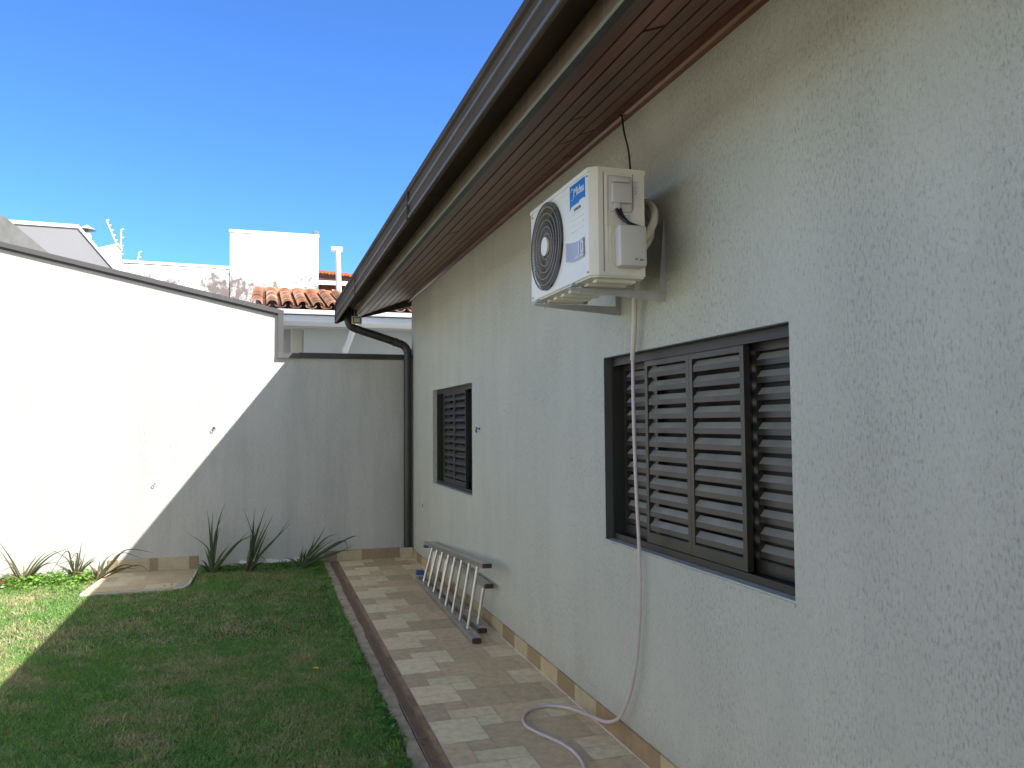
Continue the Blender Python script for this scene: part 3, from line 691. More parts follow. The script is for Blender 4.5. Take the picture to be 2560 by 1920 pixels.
# drain pipe and hose
t = thing('drain_hose', 'translucent violet hose hanging down the house wall and curling across the tiled path', 'hose', loc=(-0.04, 3.56, 0))
mb = MB(); P = [at(1602,690,x=-0.10), at(1592,715,x=-0.08), at(1587,745,x=-0.06), at(1586,790,x=-0.045), at(1585,835,x=-0.04), at(1583,862,x=-0.035)]
mb.tube(curve(P, 6), 0.0135, 12); mb.build('sleeve', M['pvc'], t, smooth=True)
mb = MB(); P = [at(1585,838,x=-0.04), at(1583,868,x=-0.038), at(1581,900,x=-0.036)]; mb.tube(curve(P, 4), 0.0118, 10); mb.build('tape', M['foam'], t, smooth=True)
mb = MB()
P = [at(1582,880,x=-0.032), at(1583,980,x=-0.034), at(1586,1100,x=-0.036), at(1592,1250,x=-0.036), at(1598,1370,x=-0.034), at(1600,1480,x=-0.034), at(1597,1580,x=-0.034), at(1590,1660,x=-0.036), at(1576,1730,x=-0.042), at(1561,1772,x=-0.048), at(1545,1797,x=-0.058), at(1521,1805,x=-0.078), at(1497,1799,x=-0.105), at(1468,1787,z=0.072), at(1440,1776,z=0.045), at(1412,1768,z=0.022)]
P += [at(x, y, z=0.0100) for x, y in ((1380,1765),(1352,1766),(1328,1773),(1312,1786),(1308,1802),(1318,1817),(1345,1832),(1380,1847),(1410,1862),(1437,1882),(1455,1905),(1463,1930),(1468,1965),(1470,2020))]
mb.tube(curve(P, 8), 0.0092, 12); mb.build('tubing', M['hose'], t, smooth=True); strew(t)

# ================================================================== FLOODLIGHT
t = thing('floodlight', 'small square floodlight under the far end of the eave above the downpipe', 'lamp', loc=(-0.705, 9.8, 2.93))
mb = MB(); mb.box((-0.768,9.80,2.882),(-0.645,9.83,2.978), bev=0.004); mb.box((-0.745,9.83,2.895),(-0.668,9.855,2.965)); mb.build('housing', M['acgrey'], t)
mb = MB(); mb.box((-0.752,9.797,2.896),(-0.661,9.7995,2.964)); mb.build('gasket', M['black2'], t)
mb = MB(); mb.box((-0.743,9.793,2.904),(-0.670,9.7965,2.956)); mb.build('lens', M['floodglass'], t)
mb = MB(); mb.box((-0.72,9.84,2.975),(-0.69,9.86,3.06)); mb.build('mount', M['darkpipe'], t); strew(t)

# ================================================================== LADDER (lying on its side against the wall)
t = thing('aluminium_ladder', 'folded aluminium stepladder lying on its side on the path against the wall', 'ladder', loc=(-0.2, 7, 0))
def rail(a, b, capn=True):
    mb = MB(); a = Vector(a); b = Vector(b); d = (b-a).normalized()
    # C channel: flat web and two lips
    sx = d.cross(Vector((0,0,1))).normalized(); uz = sx.cross(d)
    mb.bar(a, b, 0.064, 0.026)
    for s_ in (-1, 1): mb.bar(a+sx*s_*0.030+uz*0.016*(1 if a.z < 0.2 else -1), b+sx*s_*0.030+uz*0.016*(1 if a.z < 0.2 else -1), 0.004, 0.010)
    rl = mb.build('rail', M['alu'], t)
    mb = MB(); mb.bar(a-d*0.010, a+d*0.018, 0.067, 0.031); mb.build('end_cap', M['cap'], rl)
    return rl
B0, B1 = Vector((-0.245,5.88,0.024)), Vector((-0.20,8.47,0.028)); T0, T1 = Vector((-0.160,5.88,0.575)), Vector((-0.10,8.50,0.385))
rail(B0, B1); rail(T0, T1)
for y in (6.18,6.46,6.75,7.03,7.31,7.61,7.89,8.16):
    u = (y-B0.y)/(B1.y-B0.y); a = B0.lerp(B1, u); u2 = (y-T0.y)/(T1.y-T0.y); b = T0.lerp(T1, u2)
    mb = MB(); mb.tube([a+Vector((0,0,0.013)), b-Vector((0,0,0.013))], 0.0135, 14); mb.build('rung', M['alu'], t, smooth=True)
C0, C1 = Vector((-0.125,6.15,0.024)), Vector((-0.115,8.62,0.026)); E0, E1 = Vector((-0.072,6.15,0.365)), Vector((-0.052,8.62,0.36))
rail(C0, C1); rail(E0, E1)
for y in (6.30,6.58,6.86,7.15,7.43,7.72,8.0,8.28):
    u = (y-C0.y)/(C1.y-C0.y); a = C0.lerp(C1, u); b = E0.lerp(E1, u)
    mb = MB(); mb.tube([a+Vector((0,0,0.013)), b-Vector((0,0,0.013))], 0.0135, 14); mb.build('rung', M['alu'], t, smooth=True)
M['bluep'] = mat('blue plastic hinge', (0.03, 0.10, 0.30), 0.4)
mb = MB(); mb.box((-0.235,8.40,0.06),(-0.15,8.46,0.11), bev=0.01); mb.build('hinge', M['bluep'], t); mb = MB(); mb.box((-0.15,8.42,0.34),(-0.09,8.47,0.37), bev=0.006); mb.build('hinge', M['bluep'], t)
strew(t)

# ================================================================== SMALL WALL THINGS
mb = MB(); mb.box((-0.009,9.19,0.635),(0.0,9.265,0.775), bev=0.003); o = thing('electrical_outlet', 'small cream outlet plate low on the house wall left of the far window', 'outlet', loc=(0, 9.23, 0.7))
mb.build('plate', M['plate'], o); mb = MB(); mb.box((-0.0105,9.21,0.685),(-0.0092,9.245,0.725)); mb.build('socket', M['black2'], o); strew(o)
def eye_hook(base, nrm, side, label, s=1.0, mt='black2'):
    base = Vector(base); nrm = Vector(nrm); side = Vector(side)
    mb = MB(); U = Vector((0,0,1)); c = base+nrm*0.035*s
    P = [base, base+nrm*0.02*s] + [c+ (side*math.cos(a)*0.022 + U*(math.sin(a)*0.028-0.012))*s for a in np.linspace(2.0, -3.6, 14)]
    mb.tube(curve(P, 3), 0.0042*s, 7)
    mb.box(base+side*-0.012*s-U*0.012*s+nrm*0.001, base+side*0.012*s+U*0.012*s+nrm*0.005)
    return tag(mb.build('wall_hook', M[mt], smooth=True), label, 'hook', 'metal hooks screwed into the walls')
eye_hook((0,6.68,1.61), (-1,0,0), (0,-1,0), 'thin metal hook on the house wall just right of the far window', 0.85)
p = at(535,1070,Y=YW); eye_hook((p.x,YW,p.z), (0,-1,0), (1,0,0), 'dark hook on the sunlit rear wall beside the shadow edge, the upper of two', 0.7)
p = at(388,1208,Y=YW); eye_hook((p.x,YW,p.z), (0,-1,0), (1,0,0), 'pale hook low on the sunlit rear wall, below the other one', 0.7, 'steel')

# ================================================================== LAWN
def pick(px, arr): return arr[px]
def vnoise(x, y, s, seed):
    r = np.random.default_rng(seed); G = r.random((64, 64)); xs = (x/s) % 64; ys = (y/s) % 64
    xi = xs.astype(int); yi = ys.astype(int); fx = xs-xi; fy = ys-yi; fx = fx*fx*(3-2*fx); fy = fy*fy*(3-2*fy)
    a = G[xi % 64, yi % 64]; b = G[(xi+1) % 64, yi % 64]; c = G[xi % 64, (yi+1) % 64]; d = G[(xi+1) % 64, (yi+1) % 64]
    return (a*(1-fx)+b*fx)*(1-fy)+(c*(1-fx)+d*fx)*fy
LX0, LX1, LY0, LY1 = -7.4, -1.075, 2.4, 9.93
def blades(N_, x0, x1, y0, y1, h, wd, dryb=0.5, keep=None, lean=0.6, tone=1.0):
    x = rng.uniform(x0, x1, N_); y = rng.uniform(y0, y1, N_)
    k = np.ones(N_, bool)
    k &= ~((x > -3.49) & (x < -2.53) & (y > 8.86))
    k &= ~((x > -2.62) & (x < -2.48) & (y > 9.05))
    if keep is not None: k &= keep(x, y)
    x, y = x[k], y[k]; n = len(x)
    nl = vnoise(x*0.9+y*0.43, y*0.9-x*0.43, 0.55, 1)*0.4 + vnoise(x*0.8-y*0.6, y*0.8+x*0.6, 0.17, 2)*0.3 + vnoise(x, y, 0.06, 3)*0.3
    nd = vnoise(x*0.96+y*0.28+9, y*0.96-x*0.28+4, 0.47, 5)*0.30 + vnoise(x*0.8-y*0.6+50, y*0.8+x*0.6, 0.19, 6)*0.38 + vnoise(x*0.9+y*0.43, y*0.9-x*0.43+20, 0.07, 7)*0.32
    edge = np.clip((x+1.55)/0.5, 0, 1)   # denser green beside the kerb
    hh = h*(0.55+0.9*nl)*(0.6+0.8*rng.random(n))
    ang = rng.uniform(0, 2*np.pi, n); ln = lean*rng.random(n)*hh*1.6; la = rng.uniform(0, 2*np.pi, n)
    ww = wd*(0.6+0.8*rng.random(n))
    dx, dy = np.cos(ang)*ww/2, np.sin(ang)*ww/2
    z0 = -0.028 + 0.012*vnoise(x, y, 0.8, 11)
    V = np.zeros((n, 5, 3))
    V[:,0] = np.stack([x-dx, y-dy, z0], 1); V[:,1] = np.stack([x+dx, y+dy, z0], 1)
    mx = x+np.cos(la)*ln*0.4; my = y+np.sin(la)*ln*0.4
    V[:,2] = np.stack([mx+dx*.8, my+dy*.8, z0+hh*0.62], 1); V[:,3] = np.stack([mx-dx*.8, my-dy*.8, z0+hh*0.62], 1)
    V[:,4] = np.stack([x+np.cos(la)*ln, y+np.sin(la)*ln, z0+hh*0.95], 1)
    dry = np.clip((nd-0.45)*7*dryb + 0.08 + rng.normal(0, 0.38, n), 0, 1)*(1-0.6*edge)
    green = np.stack([0.155+0.06*rng.random(n), 0.315+0.11*rng.random(n), 0.066+0.03*rng.random(n)], 1)
    straw = np.stack([0.40+0.14*rng.random(n), 0.39+0.12*rng.random(n), 0.19+0.07*rng.random(n)], 1)
    col = (green*(1-dry[:,None]) + straw*dry[:,None])*(0.5+0.85*rng.random(n)**1.2)[:,None]*tone*1.06
    return V, col
def blade_object(name, parts, mt):
    V = np.concatenate([p[0] for p in parts]); C = np.concatenate([p[1] for p in parts]); n = len(V)
    me = bpy.data.meshes.new(name); me.vertices.add(n*5); me.vertices.foreach_set('co', V.reshape(-1).astype(np.float32))
    base = (np.arange(n)*5)[:,None]
    loops = np.concatenate([base+np.array([0,1,2,3]), base+np.array([3,2,4])], 1).reshape(-1)
    me.loops.add(n*7); me.loops.foreach_set('vertex_index', loops.astype(np.int32))
    me.polygons.add(n*2)
    st_ = (np.arange(n)*7)[:,None]+np.array([0,4]); me.polygons.foreach_set('loop_start', st_.reshape(-1).astype(np.int32))
    tot = np.tile(np.array([4,3]), n); me.polygons.foreach_set('loop_total', tot.astype(np.int32))
    me.update(calc_edges=True)
    a = me.attributes.new('tone', 'FLOAT_COLOR', 'FACE')
    cc = np.concatenate([np.repeat(C, 2, 0), np.ones((2*n,1))], 1).astype(np.float32); a.data.foreach_set('color', cc.reshape(-1))
    me.materials.append(mt); o = bpy.data.objects.new(name, me); COL.objects.link(o); return o
view = lambda x, y: (x > -4.9-(y-6)*0.25) if False else (x > -1.9 - 0.52*y)
parts = [blades(230000, -7.0, LX1-0.03, 4.2, LY1, 0.024, 0.0042, keep=view, lean=1.3),
         blades(190000, -4.2, LX1-0.03, 3.6, 6.6, 0.027, 0.0034, keep=view, lean=1.2), blades(26000, -6.5, LX1-0.05, 3.6, LY1, 0.045, 0.0036, keep=lambda x, y: (x > -1.9-0.52*y) & (vnoise(x*0.9+y*0.43, y, 0.23, 21) > 0.52), lean=0.9),
         blades(60000, LX0, LX1-0.03, LY0-3, 4.2, 0.026, 0.006, lean=1.3),
         blades(5000, -1.17, -1.10, 3.4, LY1, 0.040, 0.005, dryb=0.0, lean=0.8),
         blades(9000, -2.5, -1.1, 9.75, LY1+0.03, 0.05, 0.006, dryb=0.1)]
lawn = blade_object('lawn_grass', parts, M['grass'])
tag(lawn, 'short patchy lawn with dry straw coloured spots', 'grass', kind='stuff')
# broadleaf weeds along the kerb and the foot of the wall
def leaves(pts, size, cols, zlo=0.0, zhi=0.05, name='ground_cover', parent=None, mt='leaf'):
    mb = MB()
    for (x, y) in pts:
        s_ = size*random.uniform(0.5, 1.3); a = random.uniform(0, 6.28); tilt = random.uniform(-0.7, 0.7); z = random.uniform(zlo, zhi)
        c, n_ = Vector((x, y, z)), Vector((math.cos(a), math.sin(a), tilt)).normalized(); sd = n_.cross(Vector((random.uniform(-.4,.4), random.uniform(-.4,.4), 1))).normalized()
        cc = random.choice(cols); j = random.uniform(0.7, 1.3); cc = tuple(v*j for v in cc)
        upv = n_.cross(sd)
        mb.add([c, c+n_*s_*0.45+sd*s_*0.38, c+n_*s_, c+n_*s_*0.45-sd*s_*0.38, c+n_*s_*0.5+upv*s_*0.1], [(0,1,4),(1,2,4),(2,3,4),(3,0,4)], cc)
    return mb
GC = [(0.075,0.22,0.03),(0.10,0.27,0.045),(0.055,0.16,0.03)]
pts = []
for _ in range(26):   # clumps along the kerb
    cy = random.uniform(3.5, 9.9); cx = -1.12-abs(random.gauss(0, 0.05)); k = random.randint(6, 34)
    pts += [(cx+random.gauss(0,0.03)-0.01, cy+random.gauss(0,0.06)) for _ in range(k)]
for _ in range(16): pts += [(-1.12+random.gauss(0,0.025), 4.55+random.gauss(0,0.25)) for _ in range(14)]
pts = [(min(x, -1.085-0.03*random.random()), y) for x, y in pts]
mb = leaves(pts, 0.034, GC, 0.0, 0.035)
pts2 = []
for _ in range(30):
    cx = random.uniform(-2.45, -1.15); cy = 9.87-abs(random.gauss(0,0.06)); pts2 += [(cx+random.gauss(0,0.04), cy+random.gauss(0,0.03)) for _ in range(12)]
m2 = leaves(pts2, 0.036, GC, 0.0, 0.05); mb.add(m2.v, m2.f); mb.c = mb.c[:len(mb.c)-len(m2.c)]+m2.c
pts3 = [(random.uniform(-6.2,-3.53), 9.93-abs(random.gauss(0,0.30))) for _ in range(3400)]
m3 = leaves(pts3, 0.045, [(0.13,0.30,0.035),(0.17,0.34,0.05),(0.09,0.22,0.03),(0.20,0.30,0.05)], 0.0, 0.07); mb.add(m3.v, m3.f); mb.c = mb.c[:len(mb.c)-len(m3.c)]+m3.c
pts4 = []
for _ in range(34):   # scattered clover in the lawn
    cx = random.uniform(-3.2,-1.15); cy = random.uniform(4.2,9.5); pts4 += [(cx+random.gauss(0,0.035), cy+random.gauss(0,0.04)) for _ in range(7)]
m4 = leaves(pts4, 0.024, GC, 0.0, 0.015); mb.add(m4.v, m4.f); mb.c = mb.c[:len(mb.c)-len(m4.c)]+m4.c
tag(mb.build('ground_cover', M['leaf']), 'bright green low weeds creeping along the kerb and wall foot', 'weeds', kind='stuff')
# dandelion
c = at(790,1678,z=0.02); t = thing('dandelion', 'single small yellow dandelion flower in the lawn', 'flower', loc=c)
mb = MB()
for i in range(14):
    a = 2*math.pi*i/14; mb.add([(0,0,0.02),(0.018*math.cos(a-.2),0.018*math.sin(a-.2),0.024),(0.022*math.cos(a),0.022*math.sin(a),0.022),(0.018*math.cos(a+.2),0.018*math.sin(a+.2),0.024)], [(0,1,2,3)])
mb.build('petals', M['flower'], t); mb = MB(); mb.tube([(0,0,-0.03),(0,0,0.02)], 0.002, 5, col=(0.1,0.2,0.04)); mb.build('stem', M['leaf'], t)

# strap-leaved plants: each leaf bends from the base through a mid point to its tip
def strap_plant(base, tips, label, cols, wd=0.019):
    """tips: (px, py, depth, [mid px, mid py]); leaves are folded strips"""
    t = thing('strap_leaf_plant', label, 'plant', 'strap leaved plants along the foot of the rear wall', loc=base)
    mb = MB(); base = Vector(base)
    tips = list(tips)
    for k in range(9):
        q = base + Vector((random.uniform(-0.22,0.22), random.uniform(-0.12,0.10), random.uniform(0.03,0.26)))
        tips.append(q)
    for tp in tips:
        short = isinstance(tp, Vector)
        if short: T_ = tp; Yt = tp.y
        else: Yt = tp[2]; T_ = at(tp[0], tp[1], Y=Yt)
        b = base + Vector((random.uniform(-0.03,0.03), random.uniform(-0.03,0.03), -0.02))
        if not short and len(tp) > 3: mid = at(tp[3], tp[4], Y=(Yt+base.y)/2); pts = curve([b, b.lerp(mid,0.5)+Vector((0,0,0.02)), mid, T_], 5)
        else: mid = b.lerp(T_, 0.5)+Vector((0,0,0.03)); pts = curve([b, mid, T_], 7)
        n = len(pts); cc = random.choice(cols + ([(0.24,0.19,0.10)]*3 if short else [])); j = random.uniform(0.8, 1.25); cc = tuple(v*j for v in cc); vs = []
        for i, p in enumerate(pts):
            u = i/(n-1); ww = wd*(0.75+0.5*math.sin(math.pi*min(1, u*1.3)))*(1-u**2.6)*0.5+0.0008
            d = (pts[min(i+1,n-1)]-pts[max(i-1,0)]).normalized(); s_ = d.cross(Vector((0.25,-1,0.1))).normalized(); nn = s_.cross(d)
            vs += [p-s_*ww, p+nn*ww*0.45, p+s_*ww]
        fs = []
        for i in range(n-1):
            a = i*3; fs += [(a,a+1,a+4,a+3),(a+1,a+2,a+5,a+4)]
        mb.add(vs, fs, cc)
    o = mb.build('leaves', M['leaf'], t); o.matrix_parent_inverse = Matrix.Translation(-base)
    return t
GR = [(0.075,0.12,0.055),(0.10,0.155,0.07),(0.06,0.085,0.045),(0.15,0.16,0.085)]
BRN = [(0.16,0.11,0.06),(0.07,0.09,0.035),(0.11,0.12,0.05),(0.055,0.075,0.03)]
strap_plant((-2.33,9.72,0.0), [(518,1275,9.8),(520,1290,9.7),(532,1281,9.85),(562,1258,9.9,545,1310),(558,1286,9.8,541,1325),(549,1318,9.6),(470,1333,9.7,515,1365),(627,1322,9.6,580,1372),(627,1344,9.5,598,1353),(655,1329,9.6,605,1350),(528,1300,9.6),(575,1360,9.75)], 'tall upright strap leaved plant beside the tiled pad, left of the shaded three', GR)
strap_plant((-1.93,9.70,0.0), [(608,1270,9.85,632,1340),(633,1302,9.7),(636,1273,9.85),(649,1303,9.6),(664,1268,9.75),(668,1298,9.85),(683,1287,9.7),(724,1298,9.7,690,1345),(728,1307,9.6,695,1340),(626,1330,9.6),(612,1397,9.6,628,1392),(688,1440,9.2,655,1392),(668,1330,9.6),(640,1320,9.85)], 'fan shaped strap leaved plant in the middle of the shaded three', GR)
strap_plant((-1.36,9.72,0.0), [(814,1316,9.8,795,1350),(788,1335,9.8,780,1365),(842,1335,9.6,815,1345),(835,1347,9.7),(820,1350,9.8),(883,1362,9.4,840,1384),(897,1374,9.45,850,1378),(871,1384,9.5,858,1352),(800,1345,9.5),(810,1390,9.6),(902,1345,9.2,880,1342)], 'drooping strap leaved plant by the kerb, right of the shaded three', GR[:3])
strap_plant((-4.22,9.72,0.0), [(-6,1350,9.7),(-8,1366,9.8),(-5,1392,9.6,30,1412),(118,1376,9.7),(150,1372,9.8,110,1395),(188,1364,9.6,130,1388),(134,1398,9.6),(95,1385,9.8),(-5,1432,9.5,30,1418),(150,1404,9.6,110,1412)], 'spreading brownish strap leaved plant at the left end in full sun', BRN, 0.015)
strap_plant((-3.72,9.74,0.0), [(112,1458,9.4,165,1378),(135,1462,9.3,190,1383),(205,1352,9.8),(213,1378,9.7,207,1405),(180,1384,9.7,203,1400),(140,1412,9.6,180,1402),(130,1426,9.5,170,1424),(235,1400,9.7),(120,1370,9.8,165,1395)], 'small arching strap leaved plant in the middle of the sunlit three', BRN, 0.014)
strap_plant((-3.50,9.68,0.0), [(386,1382,9.6,318,1374),(356,1397,9.7,305,1382),(352,1419,9.5,312,1412),(378,1432,9.5,345,1413),(346,1424,9.6,310,1420),(270,1388,9.8),(300,1374,9.7,265,1398),(290,1400,9.6)], 'strap leaved plant reaching over the tiled pad across the shadow edge', BRN, 0.014)
# pale rocks / variegated plant at the far left
t = thing('variegated_plant', 'small white and green variegated plant at the far left foot of the wall', 'plant', loc=(-4.5, 9.4, 0))
pts = [(-4.47+random.gauss(0,0.09), 9.42+random.gauss(0,0.09)) for _ in range(170)]
mb = leaves(pts, 0.075, [(0.55,0.60,0.45),(0.20,0.34,0.14),(0.62,0.62,0.52),(0.30,0.10,0.08)], 0.0, 0.16); o = mb.build('leaves', M['leaf'], t); o.matrix_parent_inverse = Matrix.Translation((4.5,-9.4,0))

# ================================================================== NEIGHBOURS
def poly_wall(name, pxs, Y, depth, mt, parent, extra=()):
    P = [at(a, b, Y=Y) for a, b in pxs]; mb = MB(); mb.prism([(p.x, p.z) for p in P], 'y', Y, Y+depth); return mb.build(name, mt, parent)
def band(pts, Y, h, over, depth, mt, name, parent):
    mb = MB(); P = [at(a, b, Y=Y) for a, b in pts]
    for p, q in zip(P[:-1], P[1:]):
        mb.prism([(p.x,p.z),(q.x,q.z),(q.x,q.z-h),(p.x,p.z-h)], 'y', Y-over*0.4, Y+depth)
    return mb.build(name, mt, parent)
mb = MB(); mb.add([(-9,10.15,-0.01),(9,10.15,-0.01),(9,13.7,-0.01),(-9,13.7,-0.01)], [(0,1,2,3)]); tag(mb.build('bounce_slab', M['bouncepaint']), kind='structure')  # pale unseen slab, added to bounce sunlight up onto the tiled house
# tiled house right behind the wall
nh = thing('tiled_house', 'neighbouring house with weathered clay tile roof and white gutter behind the rear wall', 'house', loc=(0, 13, 0))
mb = MB(); mb.box((-1.14,13.75,0),(6,13.95,3.42)); mb.box((-1.72,13.62,3.285),(6,13.96,3.30)); mb.build('wall', M['nwall'], nh)
mb = MB(); mb.box((-2.0,15.2,0),(-1.9+4,15.4,3.5)); mb.build('wall', M['nwall'], nh)
mb = MB(); mb.box((-1.335,14.3,0),(-1.145,14.5,3.38)); mb.build('column', M['cream'], nh)
mb = MB(); mb.box((-1.71,12.98,3.30),(6,13.0,3.395)); mb.box((-1.71,13.0,3.30),(6,13.74,3.315)); mb.build('fascia', M['whiteclean'], nh)
mb = MB(); mb.prism([(12.90,3.475),(12.885,3.475),(12.90,3.41),(13.0,3.41),(13.0,3.425),(12.915,3.425)], 'x', -1.70, 6); mb.build('gutter', M['whiteclean'], nh)
mb = MB(); P = curve([(-0.41,12.93,3.42),(-0.41,12.93,3.28),(-0.415,12.98,3.20),(-0.43,13.25,3.08),(-0.47,13.6,2.9),(-0.48,13.68,2.7),(-0.48,13.68,0.2)], 6)
mb.tube(P, 0.048, 12); mb.build('downpipe', M['whiteclean'], nh, smooth=True)
sl2 = (4.13-3.49)/(15.55-12.95)
mb = MB(); pitch = 0.235; x = -1.90
TC = [(0.36,0.17,0.10),(0.42,0.23,0.15),(0.30,0.15,0.10),(0.44,0.30,0.22),(0.26,0.16,0.11),(0.40,0.15,0.07),(0.20,0.13,0.09)]
def half_tile(x, ya, r0, r1, L, zoff, flip, cc):
    n = 8; vs = []
    for (y, r, dz) in ((ya, r0, 0.022), (ya+L, r1, 0.0)):
        for k in range(n+1):
            a = math.pi*k/n; z = 3.50+(y-12.95)*sl2+zoff+dz
            vs.append((x-r*math.cos(a), y, z+(r*math.sin(a)*0.85 if not flip else -r*math.sin(a)*0.5)))
    for k in range(n+1):   # thickness at the near lip
        a = math.pi*k/n; r = r0-0.014; z = 3.50+(ya-12.95)*sl2+zoff+0.022
        vs.append((x-r*math.cos(a), ya, z+(r*math.sin(a)*0.85 if not flip else -r*math.sin(a)*0.5)))
    fs = [(k, k+1, k+n+2, k+n+1) for k in range(n)] + [(k, k+1, k+2*n+3, k+2*n+2) for k in range(n)]
    mb.add(vs, fs, cc)
while x < 3.0:
    for i in range(14):
        ya = 12.90+i*0.19; j = random.uniform(0.75, 1.25); cc = tuple(v*j for v in random.choice(TC))
        half_tile(x, ya, 0.092, 0.072, 0.24, 0.03, False, cc)
        cc = tuple(v*j*0.8 for v in random.choice(TC)); half_tile(x+pitch/2, ya, 0.09, 0.08, 0.24, 0.03, True, cc)
    x += pitch
rf = mb.build('roof', M['rooftile'], nh, smooth=True)
mb = MB(); x = -1.98
while x < 3.0:
    cc = random.choice(TC); zr = 4.155
    P = [(x,15.58,zr),(x+0.40,15.58,zr-0.0)]; rr = [0.095,0.080]
    mb.tube(P, rr, 14, col=cc); mb.tube([(x-0.004,15.58,zr),(x+0.05,15.58,zr)], [0.108,0.104], 14, col=tuple(v*1.1 for v in cc)); x += 0.36
mb.build('ridge', M['rooftile'], nh, smooth=True)
mb = MB(); mb.prism([(12.95,3.42),(15.58,4.08),(18.2,3.42)], 'x', -1.93, 3.2); mb.build('roof_structure', M['whiteclean'], nh)
strew(nh)
# white vent pipe
t = thing('vent_pipe', 'thin white vent pipe with a T shaped top rising behind the tiled roof', 'pipe', loc=(-0.46, 15.9, 4))
a = at(844,626,Y=15.9); b = at(848,760,Y=15.9)
mb = MB(); mb.tube([b, a], 0.052, 14); mb.build('pipe', M['whiteclean'], t, smooth=True)
mb = MB(); a = at(828,623,Y=15.9); b = at(856,624,Y=15.9); mb.tube([a, b], 0.052, 14); mb.build('tee', M['whiteclean'], t, smooth=True); strew(t)
# white box tower and long parapet wall
tw = thing('white_tower_building', 'white box shaped roof tower with mould stains joined to a long low parapet wall', 'building', loc=(-2, 20, 0))
poly_wall('tower', [(575,582),(796,593),(796,1000),(575,1000)], 20, 2.6, M['mouldy'], tw)
band([(573,573),(798,587)], 20, 0.07, 0.04, 2.64, M['whiteclean'], 'tower_coping', tw)
poly_wall('parapet', [(250,656),(575,672),(575,1000),(250,1000)], 20.02, 0.2, M['mouldy'], tw)
band([(297,649),(574,666)], 20.02, 0.06, 0.04, 0.24, M['whiteclean'], 'parapet_coping', tw)
a = at(790,586,Y=20); mb = MB(); mb.box((a.x-0.07,20.0,a.z-0.02),(a.x+0.06,20.2,a.z+0.09), bev=0.02); mb.build('roof_knob', M['stained'], tw)
strew(tw)
# red tiled terrace roof behind
t = thing('terrace_roof', 'small orange tiled roof over dark rafters between the white tower and the vent pipe', 'roof', loc=(0, 24, 5))
A = at(797,677,Y=24); B = at(900,690,Y=24)
mb = MB()
for i in range(5):
    u = i/5; x = A.x+(B.x+0.3-A.x)*u; [mb.tube([(x+dx_,23.85,A.z-0.05-0.02*i),(x+dx_,26,A.z+0.22-0.02*i)], 0.055, 8) for dx_ in (0.0, 0.1, 0.2)]
mb.build('tiles', M['orange'], t, smooth=True)
mb = MB(); mb.box((A.x-1.2,23.95,A.z-0.31),(B.x+0.4,24.0,A.z-0.15)); 
for k in range(9): mb.box((A.x-1.0+0.26*k,24.2,A.z-0.85),(A.x-0.95+0.26*k,24.3,A.z-0.30))
mb.build('rafter', M['maroon'], t)
mb = MB(); mb.box((A.x-1.2,23.9,A.z-0.42),(B.x+0.4,23.94,A.z-0.30)); mb.build('fascia', M['white'], t)
mb = MB(); mb.box((A.x-1.2,24.6,3.0),(B.x+0.4,24.7,A.z-0.2)); mb.build('wall', M['orange'], t); strew(t)
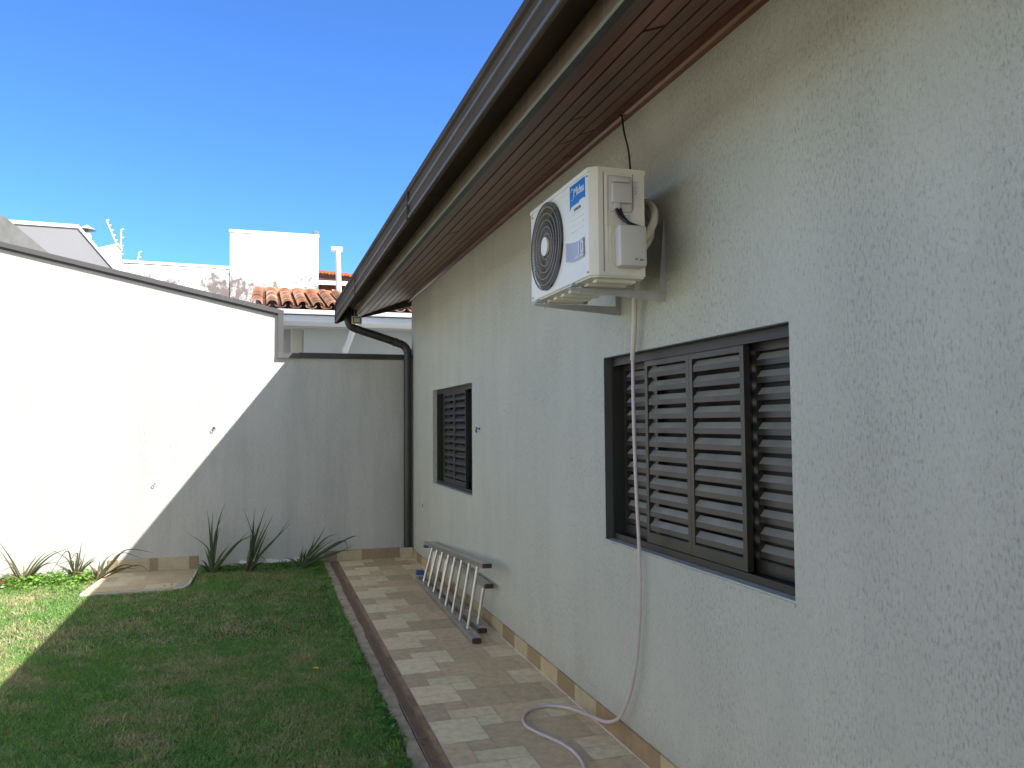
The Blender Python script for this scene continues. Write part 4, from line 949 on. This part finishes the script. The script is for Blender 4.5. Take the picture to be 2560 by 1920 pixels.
# pale grey gabled house on the left
lh = thing('grey_gable_house', 'pale grey house with white edged sloping parapet above the left part of the wall', 'house', loc=(-5.5, 16, 0))
poly_wall('wall', [(-60,552),(20,556),(195,568),(290,674),(330,1000),(-60,1000)], 16, 0.25, M['palegrey'], lh)
band([(-60,544),(20,549.5),(196,562),(284,664)], 16, 0.065, 0.05, 0.27, M['whiteclean'], 'coping', lh)
strew(lh)
t = thing('chimney', 'short white round chimney with a conical metal cap behind the grey gable', 'chimney', loc=(-5.15, 17.5, 5))
c0 = at(215,640,Y=17.5); c1 = at(215,583,Y=17.5); c2 = at(217,575,Y=17.5)
mb = MB(); mb.tube([c0,c1], 0.095, 16); mb.build('shaft', M['whiteclean'], t, smooth=True)
mb = MB(); mb.tube([c2, c2+Vector((0,0,0.105))], [0.175,0.008], 18); mb.build('cap', M['steel'], t, smooth=False)
mb = MB(); mb.tube([c1, c2], 0.03, 8); mb.build('cap_post', M['ink'], t); strew(t)
t = thing('stained_gable_wall', 'weathered mould stained sloping wall end at the far left edge', 'wall', loc=(-5.3, 13, 0))
poly_wall('wall', [(-160,505),(-40,520),(14,543),(124,634),(180,700),(-160,1000)], 13, 0.15, M['stained'], t); strew(t)
t = thing('white_parapet', 'white stepped parapet block between the grey gable and the long parapet', 'wall', loc=(-4.9, 18.5, 0))
poly_wall('wall', [(240,626),(297,616),(298,800),(240,800)], 18.5, 0.3, M['whiteclean'], t)
band([(236,622),(296,608),(300,612)], 18.5, 0.06, 0.04, 0.34, M['whiteclean'], 'coping', t); strew(t)
def pole(a, b, nins, label, r=0.014):
    a = at(*a, Y=19); b = at(*b, Y=19)
    t = thing('fence_pole', label, 'pole', 'thin white electric fence poles on the parapets', loc=a)
    mb = MB(); mb.tube([a, b], r, 8); mb.build('rod', M['whiteclean'], t)
    mb = MB()
    for k in range(nins):
        p = a.lerp(b, 1-k/(nins-0.5)*0.95); mb = MB(); mb.tube([p, p+Vector((0.055,0,0.012))], 0.013, 7); mb.build('insulator', M['paper'], t)
    strew(t)
pole((291,610), (266,551), 5, 'leaning white electric fence pole on top of the white parapet block')
pole((302,650), (303,574), 4, 'upright white electric fence pole just right of the parapet block')
pole((344,652), (348,630), 2, 'short white electric fence pole on the long parapet wall')
# distant apartment seen through the gap under the eave
fb = thing('distant_building', 'cream distant building glimpsed under the neighbouring eave beside the wall step', 'building', loc=(-1.5, 30, 0))
a = at(640,700,Y=30)
mb = MB(); mb.box((-3.2,30,0),(0.6,31,5.6)); mb.build('wall', M['cream'], fb)
for (x0_, y0_, x1_, y1_) in ((705,821,722,829),(705,832,722,837),(705,859,716,862),(705,865,720,875)):
    p = at(x0_, y0_, Y=29.99); q = at(x1_, y1_, Y=29.99); mb = MB(); mb.box((p.x,29.96,q.z),(q.x,29.995,p.z)); mb.build('window', M['maroon'], fb)
strew(fb)
